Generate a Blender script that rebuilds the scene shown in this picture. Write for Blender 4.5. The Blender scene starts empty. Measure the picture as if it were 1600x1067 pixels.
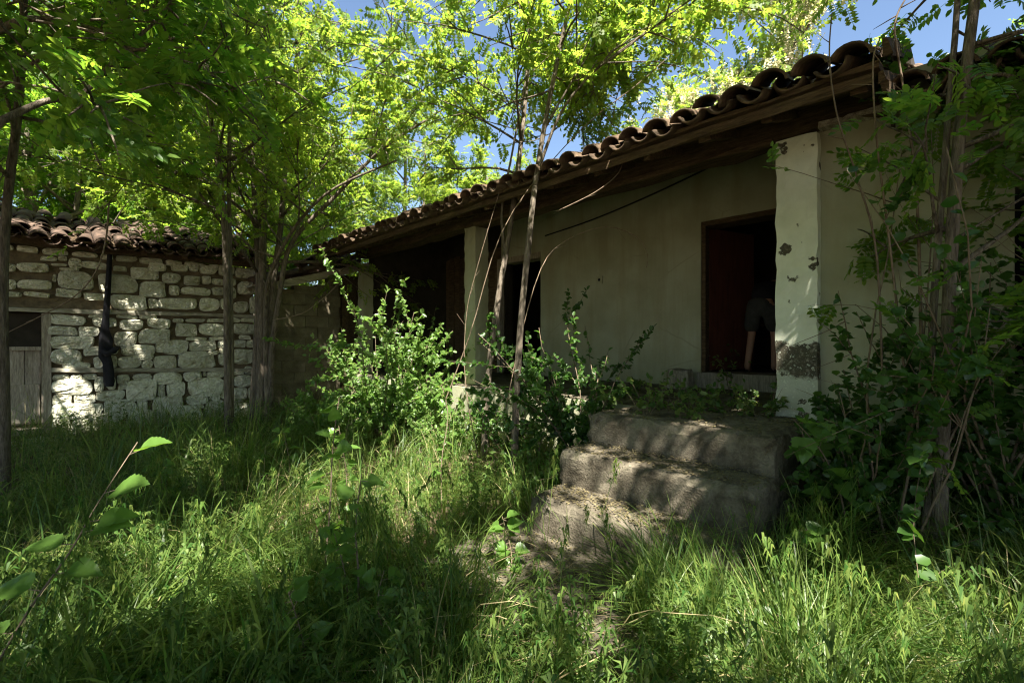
import bpy, math, random
import numpy as np
from mathutils import Vector, Matrix

# ------------------------------------------------------------------ camera, sky, sun, exposure
scene = bpy.context.scene
COL = scene.collection
EZ = 1.4                      # eye height; heights below are written relative to the eye
TH = math.radians(44.5); FPX = 720.0; HOR = 533.0
ST, CT = math.sin(TH), math.cos(TH)
cam_data = bpy.data.cameras.new('camera'); cam = bpy.data.objects.new('camera', cam_data); COL.objects.link(cam)
cam.location = (0, 0, EZ); cam.rotation_euler = (math.radians(90), 0, -TH)
cam_data.sensor_width = 36; cam_data.lens = FPX / 1600 * 36
cam_data.clip_start = 0.05; cam_data.clip_end = 2000
scene.camera = cam
SUN = Vector((-0.36, -0.55, 1.0)).normalized()
world = bpy.data.worlds.new('World'); scene.world = world; world.use_nodes = True
wn = world.node_tree
sky = wn.nodes.new('ShaderNodeTexSky'); sky.sky_type = 'NISHITA'; sky.sun_disc = False
sky.sun_elevation = math.asin(SUN.z); sky.sun_rotation = math.atan2(SUN.x, SUN.y)
sky.air_density = 1.0; sky.dust_density = 0.6; sky.ozone_density = 1.2
bg = wn.nodes['Background']; bg.inputs['Strength'].default_value = 0.05
wn.links.new(sky.outputs['Color'], bg.inputs['Color'])
sl = bpy.data.lights.new('sun', 'SUN'); sl.energy = 5.0; sl.angle = math.radians(0.53); sl.color = (1.0, 0.94, 0.84)
so = bpy.data.objects.new('sun', sl); COL.objects.link(so)
so.rotation_euler = SUN.to_track_quat('Z', 'Y').to_euler(); so.location = (0, 0, 30)
vs = scene.view_settings
vs.view_transform = 'Standard'; vs.look = 'None'; vs.exposure = 2.4; vs.gamma = 1.0; vs.use_curve_mapping = False
scene.render.engine = 'CYCLES'
scene.cycles.use_denoising = True; scene.cycles.pixel_filter_type = 'BLACKMAN_HARRIS'; scene.cycles.filter_width = 1.15
scene.cycles.max_bounces = 6; scene.cycles.diffuse_bounces = 3; scene.cycles.transmission_bounces = 4
scene.cycles.sample_clamp_indirect = 6.0

rng = np.random.default_rng(7)
random.seed(7)

# ------------------------------------------------------------------ helpers
def ray(px, py):
    a = (px - 800) / FPX
    return np.array((ST + CT * a, CT - ST * a, (HOR - py) / FPX))
def onX(px, py, X): v = ray(px, py); return v * (X / v[0])
def onY(px, py, Y): v = ray(px, py); return v * (Y / v[1])
def onT(px, py, t): return ray(px, py) * t           # t = distance in front of the lens

def mesh_data(name, V, F, mat=None, smooth=False):
    V = np.asarray(V, dtype=np.float64).copy(); V[:, 2] += EZ
    me = bpy.data.meshes.new(name)
    if isinstance(F, np.ndarray):
        k = F.shape[1]; n = len(F)
        me.vertices.add(len(V)); me.vertices.foreach_set('co', V.astype(np.float32).ravel())
        me.loops.add(n * k); me.loops.foreach_set('vertex_index', F.astype(np.int32).ravel())
        me.polygons.add(n); me.polygons.foreach_set('loop_start', (np.arange(n) * k).astype(np.int32))
        me.update(calc_edges=True)
    else:
        me.from_pydata([tuple(v) for v in V], [], [tuple(f) for f in F]); me.update()
    if smooth: me.polygons.foreach_set('use_smooth', np.ones(len(me.polygons), dtype=bool))
    if mat: me.materials.append(mat)
    return me
def obj(name, V, F, mat, parent=None, smooth=False, kind=None):
    me = mesh_data(name, V, F, mat, smooth)
    o = bpy.data.objects.new(name, me); COL.objects.link(o)
    if parent is not None: attach(o, parent)
    if kind: o['kind'] = kind
    return o
def attach(o, parent):
    o.parent = parent
    p = Vector((0, 0, 0)); q = parent
    while q is not None: p += q.location; q = q.parent
    o.matrix_parent_inverse = Matrix.Translation(-p)
def tag(o, label, cat, group=None):
    o['label'] = label; o['category'] = cat
    if group: o['group'] = group
    return o
def thing(name, label, cat, loc, group=None):
    e = bpy.data.objects.new(name, None); COL.objects.link(e); e.empty_display_size = 0.2
    e.location = (loc[0], loc[1], loc[2] + EZ)
    return tag(e, label, cat, group)

class MB:
    def __init__(s): s.V = []; s.F = []
    def add(s, V, F):
        b = len(s.V); s.V += [tuple(v) for v in V]; s.F += [tuple(i + b for i in f) for f in F]; return s
    def box(s, x0, x1, y0, y1, z0, z1, j=0.0):
        V = [(x, y, z) for x in (x0, x1) for y in (y0, y1) for z in (z0, z1)]
        if j: V = [tuple(c + random.uniform(-j, j) for c in v) for v in V]
        return s.add(V, [(0, 1, 3, 2), (4, 6, 7, 5), (0, 4, 5, 1), (2, 3, 7, 6), (0, 2, 6, 4), (1, 5, 7, 3)])
    def beam(s, a, b, w, h, up=(0, 0, 1)):
        a = Vector(a); b = Vector(b); d = (b - a).normalized(); sd = d.cross(Vector(up)).normalized(); u = sd.cross(d)
        V = [p + sd * (i * w / 2) + u * (k * h / 2) for p in (a, b) for i in (-1, 1) for k in (-1, 1)]
        return s.add(V, [(0, 1, 3, 2), (4, 6, 7, 5), (0, 4, 5, 1), (2, 3, 7, 6), (0, 2, 6, 4), (1, 5, 7, 3)])
    def tube(s, P, R, seg=8, wob=0.0):
        P = [Vector(p) for p in P]; n = len(P); V = []; F = []
        x = None
        for i, p in enumerate(P):
            d = (P[min(i + 1, n - 1)] - P[max(i - 1, 0)]).normalized()
            if x is None: x = d.orthogonal().normalized()
            x = (x - d * x.dot(d)).normalized(); y = d.cross(x)
            for k in range(seg):
                a = 2 * math.pi * k / seg; r = R[i] * (1 + random.uniform(-wob, wob))
                V.append(p + (x * math.cos(a) + y * math.sin(a)) * r)
        for i in range(n - 1):
            for k in range(seg):
                F.append((i * seg + k, i * seg + (k + 1) % seg, (i + 1) * seg + (k + 1) % seg, (i + 1) * seg + k))
        F.append(tuple(range(seg - 1, -1, -1))); F.append(tuple((n - 1) * seg + k for k in range(seg)))
        return s.add(V, F)
    def build(s, name, mat, parent=None, smooth=False, kind=None):
        return obj(name, s.V, s.F, mat, parent, smooth, kind)

def rough_box(x0, x1, y0, y1, z0, z1, step, amp, seed, worn=0.02):
    """a box with subdivided, uneven faces and worn edges (cast concrete)"""
    r = np.random.default_rng(seed)
    nx, ny, nz = [max(2, int(round((b - a) / step))) for a, b in ((x0, x1), (y0, y1), (z0, z1))]
    idx = {}; V = []; F = []
    def vid(i, j, k):
        key = (i, j, k)
        if key not in idx:
            idx[key] = len(V)
            e = (i in (0, nx)) + (j in (0, ny)) + (k in (0, nz))
            p = np.array((x0 + (x1 - x0) * i / nx, y0 + (y1 - y0) * j / ny, z0 + (z1 - z0) * k / nz))
            p += r.normal(0, amp, 3)
            if e >= 2:
                c = np.array(((x0 + x1) / 2, (y0 + y1) / 2, (z0 + z1) / 2)); q = np.array((i in (0, nx), j in (0, ny), k in (0, nz)), float)
                p += np.sign(c - p) * q * worn * r.uniform(0.2, 1.4)
            V.append(p)
        return idx[key]
    for i in range(nx):
        for j in range(ny):
            for k, fl in ((0, 1), (nz, 0)):
                f = [vid(i, j, k), vid(i + 1, j, k), vid(i + 1, j + 1, k), vid(i, j + 1, k)]; F.append(f[::-1] if fl else f)
    for i in range(nx):
        for k in range(nz):
            for j, fl in ((0, 0), (ny, 1)):
                f = [vid(i, j, k), vid(i + 1, j, k), vid(i + 1, j, k + 1), vid(i, j, k + 1)]; F.append(f[::-1] if fl else f)
    for j in range(ny):
        for k in range(nz):
            for i, fl in ((0, 1), (nx, 0)):
                f = [vid(i, j, k), vid(i, j + 1, k), vid(i, j + 1, k + 1), vid(i, j, k + 1)]; F.append(f[::-1] if fl else f)
    return V, F

# ------------------------------------------------------------------ materials
def nodes(name):
    m = bpy.data.materials.new(name); m.use_nodes = True
    nt = m.node_tree; b = nt.nodes['Principled BSDF']; return m, nt, b
def N(nt, t, **kw):
    n = nt.nodes.new(t)
    for k, v in kw.items(): setattr(n, k, v)
    return n
def ramp(nt, src, stops):
    r = N(nt, 'ShaderNodeValToRGB'); nt.links.new(src, r.inputs[0])
    el = r.color_ramp.elements
    while len(el) < len(stops): el.new(0.5)
    for e, (p, c) in zip(el, stops): e.position = p; e.color = (c[0], c[1], c[2], 1)
    return r.outputs[0]
def noise(nt, scale, detail=6, rough=0.6, vec=None, stretch=None):
    t = N(nt, 'ShaderNodeTexNoise'); t.inputs['Scale'].default_value = scale; t.inputs['Detail'].default_value = detail; t.inputs['Roughness'].default_value = rough
    if vec is None: vec = N(nt, 'ShaderNodeTexCoord').outputs['Object']
    if stretch:
        mp = N(nt, 'ShaderNodeMapping'); mp.inputs['Scale'].default_value = stretch; nt.links.new(vec, mp.inputs['Vector']); vec = mp.outputs[0]
    nt.links.new(vec, t.inputs['Vector']); return t.outputs['Fac']
def mix(nt, fac, a, b, mode='MIX'):
    m = N(nt, 'ShaderNodeMix', data_type='RGBA', blend_type=mode)
    for i, v in ((0, fac), (6, a), (7, b)):
        if isinstance(v, (int, float)): m.inputs[i].default_value = v
        elif isinstance(v, tuple): m.inputs[i].default_value = (v[0], v[1], v[2], 1)
        else: nt.links.new(v, m.inputs[i])
    return m.outputs[2]
def bump(nt, b, h, strength=0.4, dist=0.02):
    n = N(nt, 'ShaderNodeBump'); n.inputs['Strength'].default_value = strength; n.inputs['Distance'].default_value = dist
    nt.links.new(h, n.inputs['Height']); nt.links.new(n.outputs[0], b.inputs['Normal'])
def math_node(nt, op, a, b=None, clamp=False):
    m = N(nt, 'ShaderNodeMath', operation=op, use_clamp=clamp)
    for i, v in ((0, a), (1, b)):
        if v is None: continue
        if isinstance(v, (int, float)): m.inputs[i].default_value = v
        else: nt.links.new(v, m.inputs[i])
    return m.outputs[0]

def mat_noise(name, stops, scale, rough=0.9, bs=0.4, bd=0.01, stretch=None, fine=None, spec=0.2):
    m, nt, b = nodes(name)
    f = noise(nt, scale, 8, 0.65, stretch=stretch)
    c = ramp(nt, f, stops)
    if fine:
        g = noise(nt, fine, 4, 0.6, stretch=stretch); c = mix(nt, 0.5, c, ramp(nt, g, [(0.3, (0.35,) * 3), (0.7, (0.75,) * 3)]), 'OVERLAY'); h = math_node(nt, 'ADD', f, g)
    else: h = f
    oi = N(nt, 'ShaderNodeObjectInfo')
    v = math_node(nt, 'MULTIPLY_ADD', oi.outputs['Random'], 0.35); v.node.inputs[2].default_value = 0.82
    hs = N(nt, 'ShaderNodeHueSaturation'); nt.links.new(v, hs.inputs['Value']); nt.links.new(c, hs.inputs['Color'])
    nt.links.new(hs.outputs[0], b.inputs['Base Color'])
    b.inputs['Roughness'].default_value = rough; b.inputs['Specular IOR Level'].default_value = spec
    bump(nt, b, h, bs, bd); return m

def mat_leaf(name, c0, c1, t0, t1, trans=0.45, rough=0.45):
    m, nt, b = nodes(name)
    g = N(nt, 'ShaderNodeNewGeometry'); rnd = g.outputs['Random Per Island']
    nt.links.new(ramp(nt, rnd, [(0, c0), (1, c1)]), b.inputs['Base Color'])
    b.inputs['Roughness'].default_value = rough; b.inputs['Specular IOR Level'].default_value = 0.35
    tr = N(nt, 'ShaderNodeBsdfTranslucent'); nt.links.new(ramp(nt, rnd, [(0, t0), (1, t1)]), tr.inputs['Color'])
    mx = N(nt, 'ShaderNodeMixShader'); mx.inputs[0].default_value = trans
    nt.links.new(b.outputs[0], mx.inputs[1]); nt.links.new(tr.outputs[0], mx.inputs[2])
    nt.links.new(mx.outputs[0], nt.nodes['Material Output'].inputs['Surface']); return m

def mat_plaster():
    m, nt, b = nodes('old_plaster')
    tc = N(nt, 'ShaderNodeTexCoord').outputs['Object']
    big = noise(nt, 1.3, 6, 0.6, tc); fine = noise(nt, 22, 8, 0.7, tc); st = noise(nt, 3.0, 5, 0.6, tc, (1.5, 1.5, 0.18))
    c = ramp(nt, big, [(0.3, (0.27, 0.27, 0.175)), (0.55, (0.36, 0.36, 0.25)), (0.75, (0.42, 0.42, 0.31))])
    c = mix(nt, math_node(nt, 'MULTIPLY', ramp(nt, st, [(0.47, (0, 0, 0)), (0.68, (1, 1, 1))]), 0.52), c, (0.25, 0.225, 0.13))
    c = mix(nt, math_node(nt, 'MULTIPLY', ramp(nt, fine, [(0.66, (0, 0, 0)), (0.76, (1, 1, 1))]), 0.7), c, (0.17, 0.15, 0.11))
    # hairline cracks
    vo = N(nt, 'ShaderNodeTexVoronoi', feature='DISTANCE_TO_EDGE'); vo.inputs['Scale'].default_value = 0.9
    mp = N(nt, 'ShaderNodeMapping'); nt.links.new(tc, mp.inputs[0])
    w = N(nt, 'ShaderNodeMix', data_type='VECTOR'); w.inputs[0].default_value = 0.05
    nz = N(nt, 'ShaderNodeTexNoise'); nz.inputs['Scale'].default_value = 4; nt.links.new(tc, nz.inputs['Vector'])
    nt.links.new(mp.outputs[0], w.inputs[4]); nt.links.new(nz.outputs['Color'], w.inputs[5]); nt.links.new(w.outputs[1], vo.inputs['Vector'])
    cr = ramp(nt, vo.outputs['Distance'], [(0.0, (1, 1, 1)), (0.006, (0, 0, 0))])
    c = mix(nt, math_node(nt, 'MULTIPLY', cr, math_node(nt, 'MULTIPLY', ramp(nt, big, [(0.5, (0, 0, 0)), (0.6, (1, 1, 1))]), 0.5)), c, (0.2, 0.18, 0.11))
    nt.links.new(c, b.inputs['Base Color']); b.inputs['Roughness'].default_value = 0.92; b.inputs['Specular IOR Level'].default_value = 0.15
    bump(nt, b, math_node(nt, 'ADD', fine, big), 0.35, 0.012); return m

def mat_pillar():
    """white-washed pillar whose plaster has come away low down and in spots"""
    m, nt, b = nodes('peeling_limewash')
    g = N(nt, 'ShaderNodeNewGeometry'); tc = g.outputs['Position']
    sp = N(nt, 'ShaderNodeSeparateXYZ'); nt.links.new(tc, sp.inputs[0])
    fine = noise(nt, 26, 8, 0.7, tc); mid = noise(nt, 6, 6, 0.65, tc); big = noise(nt, 1.5, 3, 0.5, tc)
    c = ramp(nt, mid, [(0.3, (0.60, 0.63, 0.49)), (0.7, (0.74, 0.76, 0.62))])
    zz = math_node(nt, 'MULTIPLY_ADD', mid, 0.32); zz.node.inputs[2].default_value = -0.16
    z = math_node(nt, 'ADD', sp.outputs[2], zz)
    bare = ramp(nt, z, [(0.0, (0, 0, 0)), (1.0, (0, 0, 0))])
    r = bare.node.color_ramp
    for e, p, v in zip((r.elements[0], r.elements[1]), (0.0, 1.0), (0, 0)): e.position = p
    mr = N(nt, 'ShaderNodeMapRange'); mr.inputs[1].default_value = 0.9; mr.inputs[2].default_value = 1.5; nt.links.new(z, mr.inputs[0])
    rr = ramp(nt, mr.outputs[0], [(0.0, (0.45,) * 3), (0.36, (0.4,) * 3), (0.42, (1,) * 3), (0.78, (1,) * 3), (0.80, (0,) * 3)])
    spots = ramp(nt, noise(nt, 9, 3, 0.5, tc), [(0.64, (0, 0, 0)), (0.66, (1, 1, 1))])
    fl = ramp(nt, fine, [(0.40, (0, 0, 0)), (0.43, (1, 1, 1))])
    low = math_node(nt, 'MAXIMUM', rr, spots)
    low = math_node(nt, 'MULTIPLY', low, math_node(nt, 'ADD', fl, 0.35, True))
    dirt = ramp(nt, fine, [(0.35, (0.035, 0.032, 0.024)), (0.55, (0.11, 0.098, 0.07)), (0.68, (0.36, 0.35, 0.28))])
    nt.links.new(mix(nt, low, c, dirt), b.inputs['Base Color'])
    b.inputs['Roughness'].default_value = 0.93; b.inputs['Specular IOR Level'].default_value = 0.15
    bump(nt, b, math_node(nt, 'SUBTRACT', math_node(nt, 'MULTIPLY', fine, 0.5), low), 0.5, 0.012); return m

M = {}
M['plaster'] = mat_plaster()
M['pillar'] = mat_pillar()
M['stone'] = mat_noise('limewashed_stone', [(0.25, (0.26, 0.21, 0.12)), (0.40, (0.47, 0.455, 0.33)), (0.6, (0.62, 0.61, 0.48)), (0.8, (0.40, 0.36, 0.24))], 7, 0.92, 1.0, 0.035, fine=36)
M['mortar'] = mat_noise('earth_mortar', [(0.3, (0.07, 0.055, 0.035)), (0.7, (0.19, 0.15, 0.09))], 14, 0.98, 0.8, 0.02)
M['block'] = mat_noise('hollow_block', [(0.3, (0.085, 0.07, 0.045)), (0.6, (0.15, 0.13, 0.085)), (0.8, (0.2, 0.18, 0.13))], 5, 0.95, 0.7, 0.01, fine=70)
M['concrete'] = mat_noise('rough_concrete', [(0.28, (0.03, 0.025, 0.017)), (0.42, (0.075, 0.063, 0.044)), (0.58, (0.15, 0.13, 0.095)), (0.75, (0.06, 0.062, 0.028))], 6, 0.95, 1.0, 0.012, fine=70)
M['tile'] = mat_noise('old_roof_tile', [(0.25, (0.022, 0.018, 0.013)), (0.48, (0.075, 0.052, 0.034)), (0.66, (0.14, 0.095, 0.06)), (0.8, (0.13, 0.12, 0.085))], 9, 0.95, 0.7, 0.008, fine=60)
M['redtile'] = mat_noise('red_roof_tile', [(0.25, (0.025, 0.019, 0.015)), (0.5, (0.07, 0.048, 0.036)), (0.75, (0.135, 0.088, 0.065)), (0.9, (0.12, 0.11, 0.088))], 8, 0.95, 0.7, 0.008, fine=60)
M['oldwood'] = mat_noise('dark_old_wood', [(0.3, (0.035, 0.024, 0.014)), (0.6, (0.10, 0.068, 0.038)), (0.8, (0.16, 0.115, 0.068))], 6, 0.9, 0.7, 0.01, stretch=(6, 0.8, 6), fine=24)
M['greywood'] = mat_noise('weathered_grey_wood', [(0.3, (0.16, 0.13, 0.095)), (0.6, (0.32, 0.28, 0.22)), (0.8, (0.42, 0.38, 0.31))], 5, 0.9, 0.6, 0.006, stretch=(8, 8, 0.8), fine=20)
M['lacewood'] = mat_noise('timber_lacing', [(0.3, (0.16, 0.14, 0.10)), (0.6, (0.36, 0.34, 0.26)), (0.8, (0.44, 0.42, 0.33))], 5, 0.9, 0.7, 0.008, stretch=(0.8, 8, 8), fine=20)
M['fascia'] = mat_noise('pale_board', [(0.3, (0.17, 0.14, 0.10)), (0.6, (0.40, 0.36, 0.29)), (0.8, (0.5, 0.46, 0.38))], 5, 0.9, 0.5, 0.006, stretch=(1, 6, 8), fine=20)
M['door'] = mat_noise('red_brown_door_paint', [(0.3, (0.06, 0.018, 0.012)), (0.7, (0.13, 0.04, 0.026))], 5, 0.65, 0.4, 0.004, stretch=(5, 5, 0.7), spec=0.3)
M['dark'] = mat_noise('shade_dark_interior', [(0.3, (0.022, 0.018, 0.013)), (0.7, (0.05, 0.042, 0.03))], 4, 0.95)  # near-black colour stands in for the shade of closed rooms
M['soil'] = mat_noise('leafy_soil', [(0.3, (0.05, 0.038, 0.022)), (0.55, (0.11, 0.082, 0.05)), (0.75, (0.17, 0.13, 0.085))], 5, 0.98, 0.8, 0.03, fine=45)
M['bark'] = mat_noise('locust_bark', [(0.3, (0.05, 0.04, 0.03)), (0.55, (0.17, 0.14, 0.105)), (0.75, (0.27, 0.23, 0.18))], 12, 0.95, 1.0, 0.02, stretch=(3, 3, 0.5), fine=40)
M['twig'] = mat_noise('young_bark', [(0.3, (0.09, 0.065, 0.042)), (0.7, (0.20, 0.155, 0.105))], 20, 0.85, 0.4, 0.004)
M['cane'] = mat_noise('dry_cane', [(0.3, (0.10, 0.07, 0.045)), (0.7, (0.22, 0.165, 0.115))], 30, 0.8, 0.3, 0.003)
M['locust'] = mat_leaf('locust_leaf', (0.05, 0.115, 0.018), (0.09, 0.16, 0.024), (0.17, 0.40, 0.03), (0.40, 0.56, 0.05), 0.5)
M['locust_y'] = mat_leaf('sunlit_tint_locust_leaf', (0.08, 0.14, 0.02), (0.14, 0.19, 0.028), (0.24, 0.46, 0.04), (0.52, 0.60, 0.07), 0.5)  # lighter, yellower locust leaf, sunlit look put into the colour
M['shrub'] = mat_leaf('shrub_leaf', (0.06, 0.125, 0.025), (0.12, 0.19, 0.05), (0.20, 0.42, 0.05), (0.40, 0.55, 0.12), 0.4, 0.36)
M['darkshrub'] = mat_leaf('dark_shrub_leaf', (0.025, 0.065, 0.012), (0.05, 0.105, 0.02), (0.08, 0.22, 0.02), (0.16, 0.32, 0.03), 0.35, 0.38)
M['bigleaf'] = mat_leaf('bramble_leaf', (0.06, 0.13, 0.025), (0.10, 0.18, 0.035), (0.18, 0.40, 0.03), (0.30, 0.50, 0.05), 0.4, 0.35)
M['grass'] = mat_leaf('grass_blade', (0.030, 0.078, 0.014), (0.125, 0.175, 0.04), (0.12, 0.30, 0.04), (0.52, 0.58, 0.15), 0.42, 0.43)
M['weed'] = mat_leaf('weed_leaf', (0.032, 0.082, 0.016), (0.125, 0.18, 0.05), (0.13, 0.31, 0.04), (0.50, 0.57, 0.15), 0.42, 0.4)
M['litter'] = mat_leaf('dead_leaf', (0.07, 0.055, 0.022), (0.20, 0.165, 0.085), (0.10, 0.08, 0.03), (0.2, 0.15, 0.06), 0.12, 0.85)
M['drygrass'] = mat_leaf('dry_grass', (0.30, 0.24, 0.12), (0.48, 0.40, 0.22), (0.3, 0.25, 0.1), (0.4, 0.33, 0.16), 0.25, 0.6)
M['flower'] = mat_leaf('locust_blossom', (0.72, 0.66, 0.46), (0.82, 0.78, 0.62), (0.7, 0.62, 0.36), (0.8, 0.74, 0.5), 0.4, 0.6)
M['blackcloth'] = mat_noise('black_cloth', [(0.3, (0.008, 0.008, 0.010)), (0.7, (0.020, 0.020, 0.024))], 12, 0.75, 0.4, 0.004)
M['skin'] = mat_noise('skin', [(0.3, (0.30, 0.165, 0.10)), (0.7, (0.38, 0.22, 0.145))], 4, 0.55, 0.1, 0.002)
M['shorts'] = mat_noise('grey_shorts_cloth', [(0.3, (0.03, 0.032, 0.03)), (0.7, (0.055, 0.055, 0.05))], 12, 0.9, 0.3, 0.003)
M['shirt'] = mat_noise('black_shirt_cloth', [(0.3, (0.012, 0.012, 0.014)), (0.7, (0.025, 0.025, 0.028))], 12, 0.9, 0.3, 0.003)
M['hair'] = mat_noise('dark_hair', [(0.3, (0.012, 0.009, 0.006)), (0.7, (0.03, 0.022, 0.015))], 40, 0.6)
M['iron'] = mat_noise('rusty_iron', [(0.3, (0.05, 0.03, 0.02)), (0.7, (0.12, 0.07, 0.045))], 30, 0.8)
M['glass'] = nodes('window_glass')[0]
b_ = M['glass'].node_tree.nodes['Principled BSDF']; b_.inputs['Base Color'].default_value = (0.02, 0.025, 0.025, 1); b_.inputs['Roughness'].default_value = 0.05

# ------------------------------------------------------------------ ground
def sst(a, b, x): t = np.clip((x - a) / (b - a), 0, 1); return t * t * (3 - 2 * t)
def ground_z(x, y):
    x = np.asarray(x, float); y = np.asarray(y, float)
    z = -1.38 + 0.035 * np.sin(1.7 * x + 0.6) * np.cos(1.3 * y) + 0.025 * np.sin(3.9 * x + 2.1 * y)
    z = z + 0.28 * sst(2.3, 3.4, x) * (1 - sst(0.5, 1.0, y)) + 0.14 * sst(2.6, 3.8, x) * sst(2.4, 3.0, y)
    z = z + 0.06 * sst(6.5, 8.8, y)
    far = np.maximum(np.abs(x - 2), np.abs(y - 5)); return z + 0.0 * far
xs = np.unique(np.concatenate((np.linspace(-8, 12, 81), np.array([-400, -120, -40, -16, 20, 45, 130, 400]))))
ys = np.unique(np.concatenate((np.linspace(-6, 16, 89), np.array([-400, -120, -40, -14, 25, 50, 130, 400]))))
GX, GY = np.meshgrid(xs, ys, indexing='ij'); GZ = ground_z(GX, GY)
nyy = len(ys); I, J = np.meshgrid(np.arange(len(xs) - 1), np.arange(nyy - 1), indexing='ij')
a_ = (I * nyy + J).ravel()
obj('ground', np.stack((GX.ravel(), GY.ravel(), GZ.ravel()), 1), np.stack((a_, a_ + nyy, a_ + nyy + 1, a_ + 1), 1), M['soil'], smooth=True, kind='structure')

# ------------------------------------------------------------------ the white-washed house
house = thing('porch_house', 'single-storey whitewashed house with pillared porch and curved tile roof', 'house', (4.2, 4.0, -1.3))
FLOOR = -0.58; XW = 5.83; XP = 3.96
ROOF = lambda x: 1.55 + (x - 3.30) * 0.364          # underside of the porch roof tiles
ROOF2 = lambda x: 1.44 + (x - 3.62) * 0.364         # the lower roof of the right hand room
# porch platform and its plastered front
V, F = rough_box(3.90, XW + 0.3, 2.25, 8.2, -1.6, FLOOR, 0.22, 0.006, 3); obj('porch_floor', V, F, M['concrete'], house)
V, F = rough_box(3.05, XW + 0.3, 0.86, 2.249, -1.6, FLOOR, 0.06, 0.003, 4, 0.022); obj('porch_landing', V, F, M['concrete'], house)
MB().box(3.865, 3.897, 2.26, 8.2, -1.6, FLOOR - 0.03).build('porch_front', M['plaster'], house)
# wall at the back of the porch, with door openings (y ranges)
D1 = (1.56, 2.50); D2 = (5.24, 6.22); DT = 1.52; DB = -0.385
w = MB()
w.box(XW, XW + 0.35, D1[1], D2[0], FLOOR - 0.3, ROOF(XW) + 0.02)
w.box(XW, XW + 0.35, 0.86, D1[0], FLOOR - 0.3, ROOF(XW) + 0.02)
w.box(XW, XW + 0.35, D1[0], D1[1], DT, ROOF(XW) + 0.02)
w.box(XW, XW + 0.35, D2[0], D2[1], 1.45, ROOF(XW) + 0.02)
w.build('porch_wall', M['plaster'], house)
MB().box(XW - 0.05, XW + 0.35, D1[0] - 0.03, D1[1] + 0.03, FLOOR, DB, 0.006).build('door_sill', M['greywood'], house)
# right-hand room, front wall with a window
WX = 4.035; WY0, WY1, WZ0, WZ1 = -1.0, -0.14, -0.25, 0.95
w = MB()
w.box(WX, WX + 0.35, -0.14, 0.86, -1.7, ROOF2(WX) + 0.22)
w.box(WX, WX + 0.35, WY0, WY1, -1.7, WZ0); w.box(WX, WX + 0.35, WY0, WY1, WZ1, ROOF2(WX))
w.box(WX, WX + 0.35, -3.5, WY0, -1.7, ROOF2(WX))
w.box(WX + 0.35, XW + 0.35, 0.5, 0.859, -1.7, ROOF2(4.4))
w.build('front_wall', M['plaster'], house)
wnd = MB().box(WX + 0.10, WX + 0.12, WY0 + 0.06, WY1 - 0.06, WZ0 + 0.06, WZ1 - 0.06).build('window', M['glass'], house)
f = MB()
for a, b in ((WY0, WY0 + 0.06), (WY1 - 0.06, WY1), ((WY0 + WY1) / 2 - 0.03, (WY0 + WY1) / 2 + 0.03)): f.box(WX + 0.05, WX + 0.14, a, b, WZ0, WZ1)
for a in (WZ0, WZ1 - 0.06): f.box(WX + 0.053, WX + 0.137, WY0 + 0.01, WY1 - 0.01, a, a + 0.06)
f.build('window_frame', M['door'], wnd)
# rest of the shell, so that the rooms are dark
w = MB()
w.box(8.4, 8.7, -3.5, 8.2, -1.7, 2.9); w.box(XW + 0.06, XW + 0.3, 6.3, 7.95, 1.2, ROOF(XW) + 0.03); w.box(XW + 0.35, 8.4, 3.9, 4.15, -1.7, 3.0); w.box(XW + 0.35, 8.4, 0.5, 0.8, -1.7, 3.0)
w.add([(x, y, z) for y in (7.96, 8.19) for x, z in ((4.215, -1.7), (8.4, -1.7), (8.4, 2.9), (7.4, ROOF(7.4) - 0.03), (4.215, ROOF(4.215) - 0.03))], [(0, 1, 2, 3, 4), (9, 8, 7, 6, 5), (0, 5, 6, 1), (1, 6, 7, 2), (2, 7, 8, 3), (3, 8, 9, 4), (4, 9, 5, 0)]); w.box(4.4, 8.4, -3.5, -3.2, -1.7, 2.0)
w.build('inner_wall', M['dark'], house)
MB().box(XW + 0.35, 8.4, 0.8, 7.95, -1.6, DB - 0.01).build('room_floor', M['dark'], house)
# boarded-up stretch past the second doorway
for k in range(11):
    y = 6.25 + k * 0.16
    MB().box(XW + 0.02 + 0.01 * (k % 3), XW + 0.05 + 0.01 * (k % 3), y, y + 0.15, FLOOR, 1.75 - 0.02 * (k % 4), 0.006).build('board', M['oldwood'], house)
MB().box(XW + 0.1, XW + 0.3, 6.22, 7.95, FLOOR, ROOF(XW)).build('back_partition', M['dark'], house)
fr = MB(); fr.box(XW - 0.03, XW + 0.08, D2[1], D2[1] + 0.08, FLOOR, 1.48); fr.box(XW - 0.02, XW + 0.1, D2[0] - 0.001, D2[1] + 0.08, 1.42, 1.52); fr.build('door_frame', M['greywood'], house)
fr = MB(); fr.box(XW + 0.02, XW + 0.14, D1[1] - 0.05, D1[1] + 0.002, DB, DT - 0.05); fr.box(XW + 0.02, XW + 0.14, D1[0], D1[0] + 0.05, DB, DT - 0.05); fr.box(XW + 0.018, XW + 0.3, D1[0], D1[1], DT - 0.06, DT + 0.002); fr.build('door_frame', M['oldwood'], house)
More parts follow.
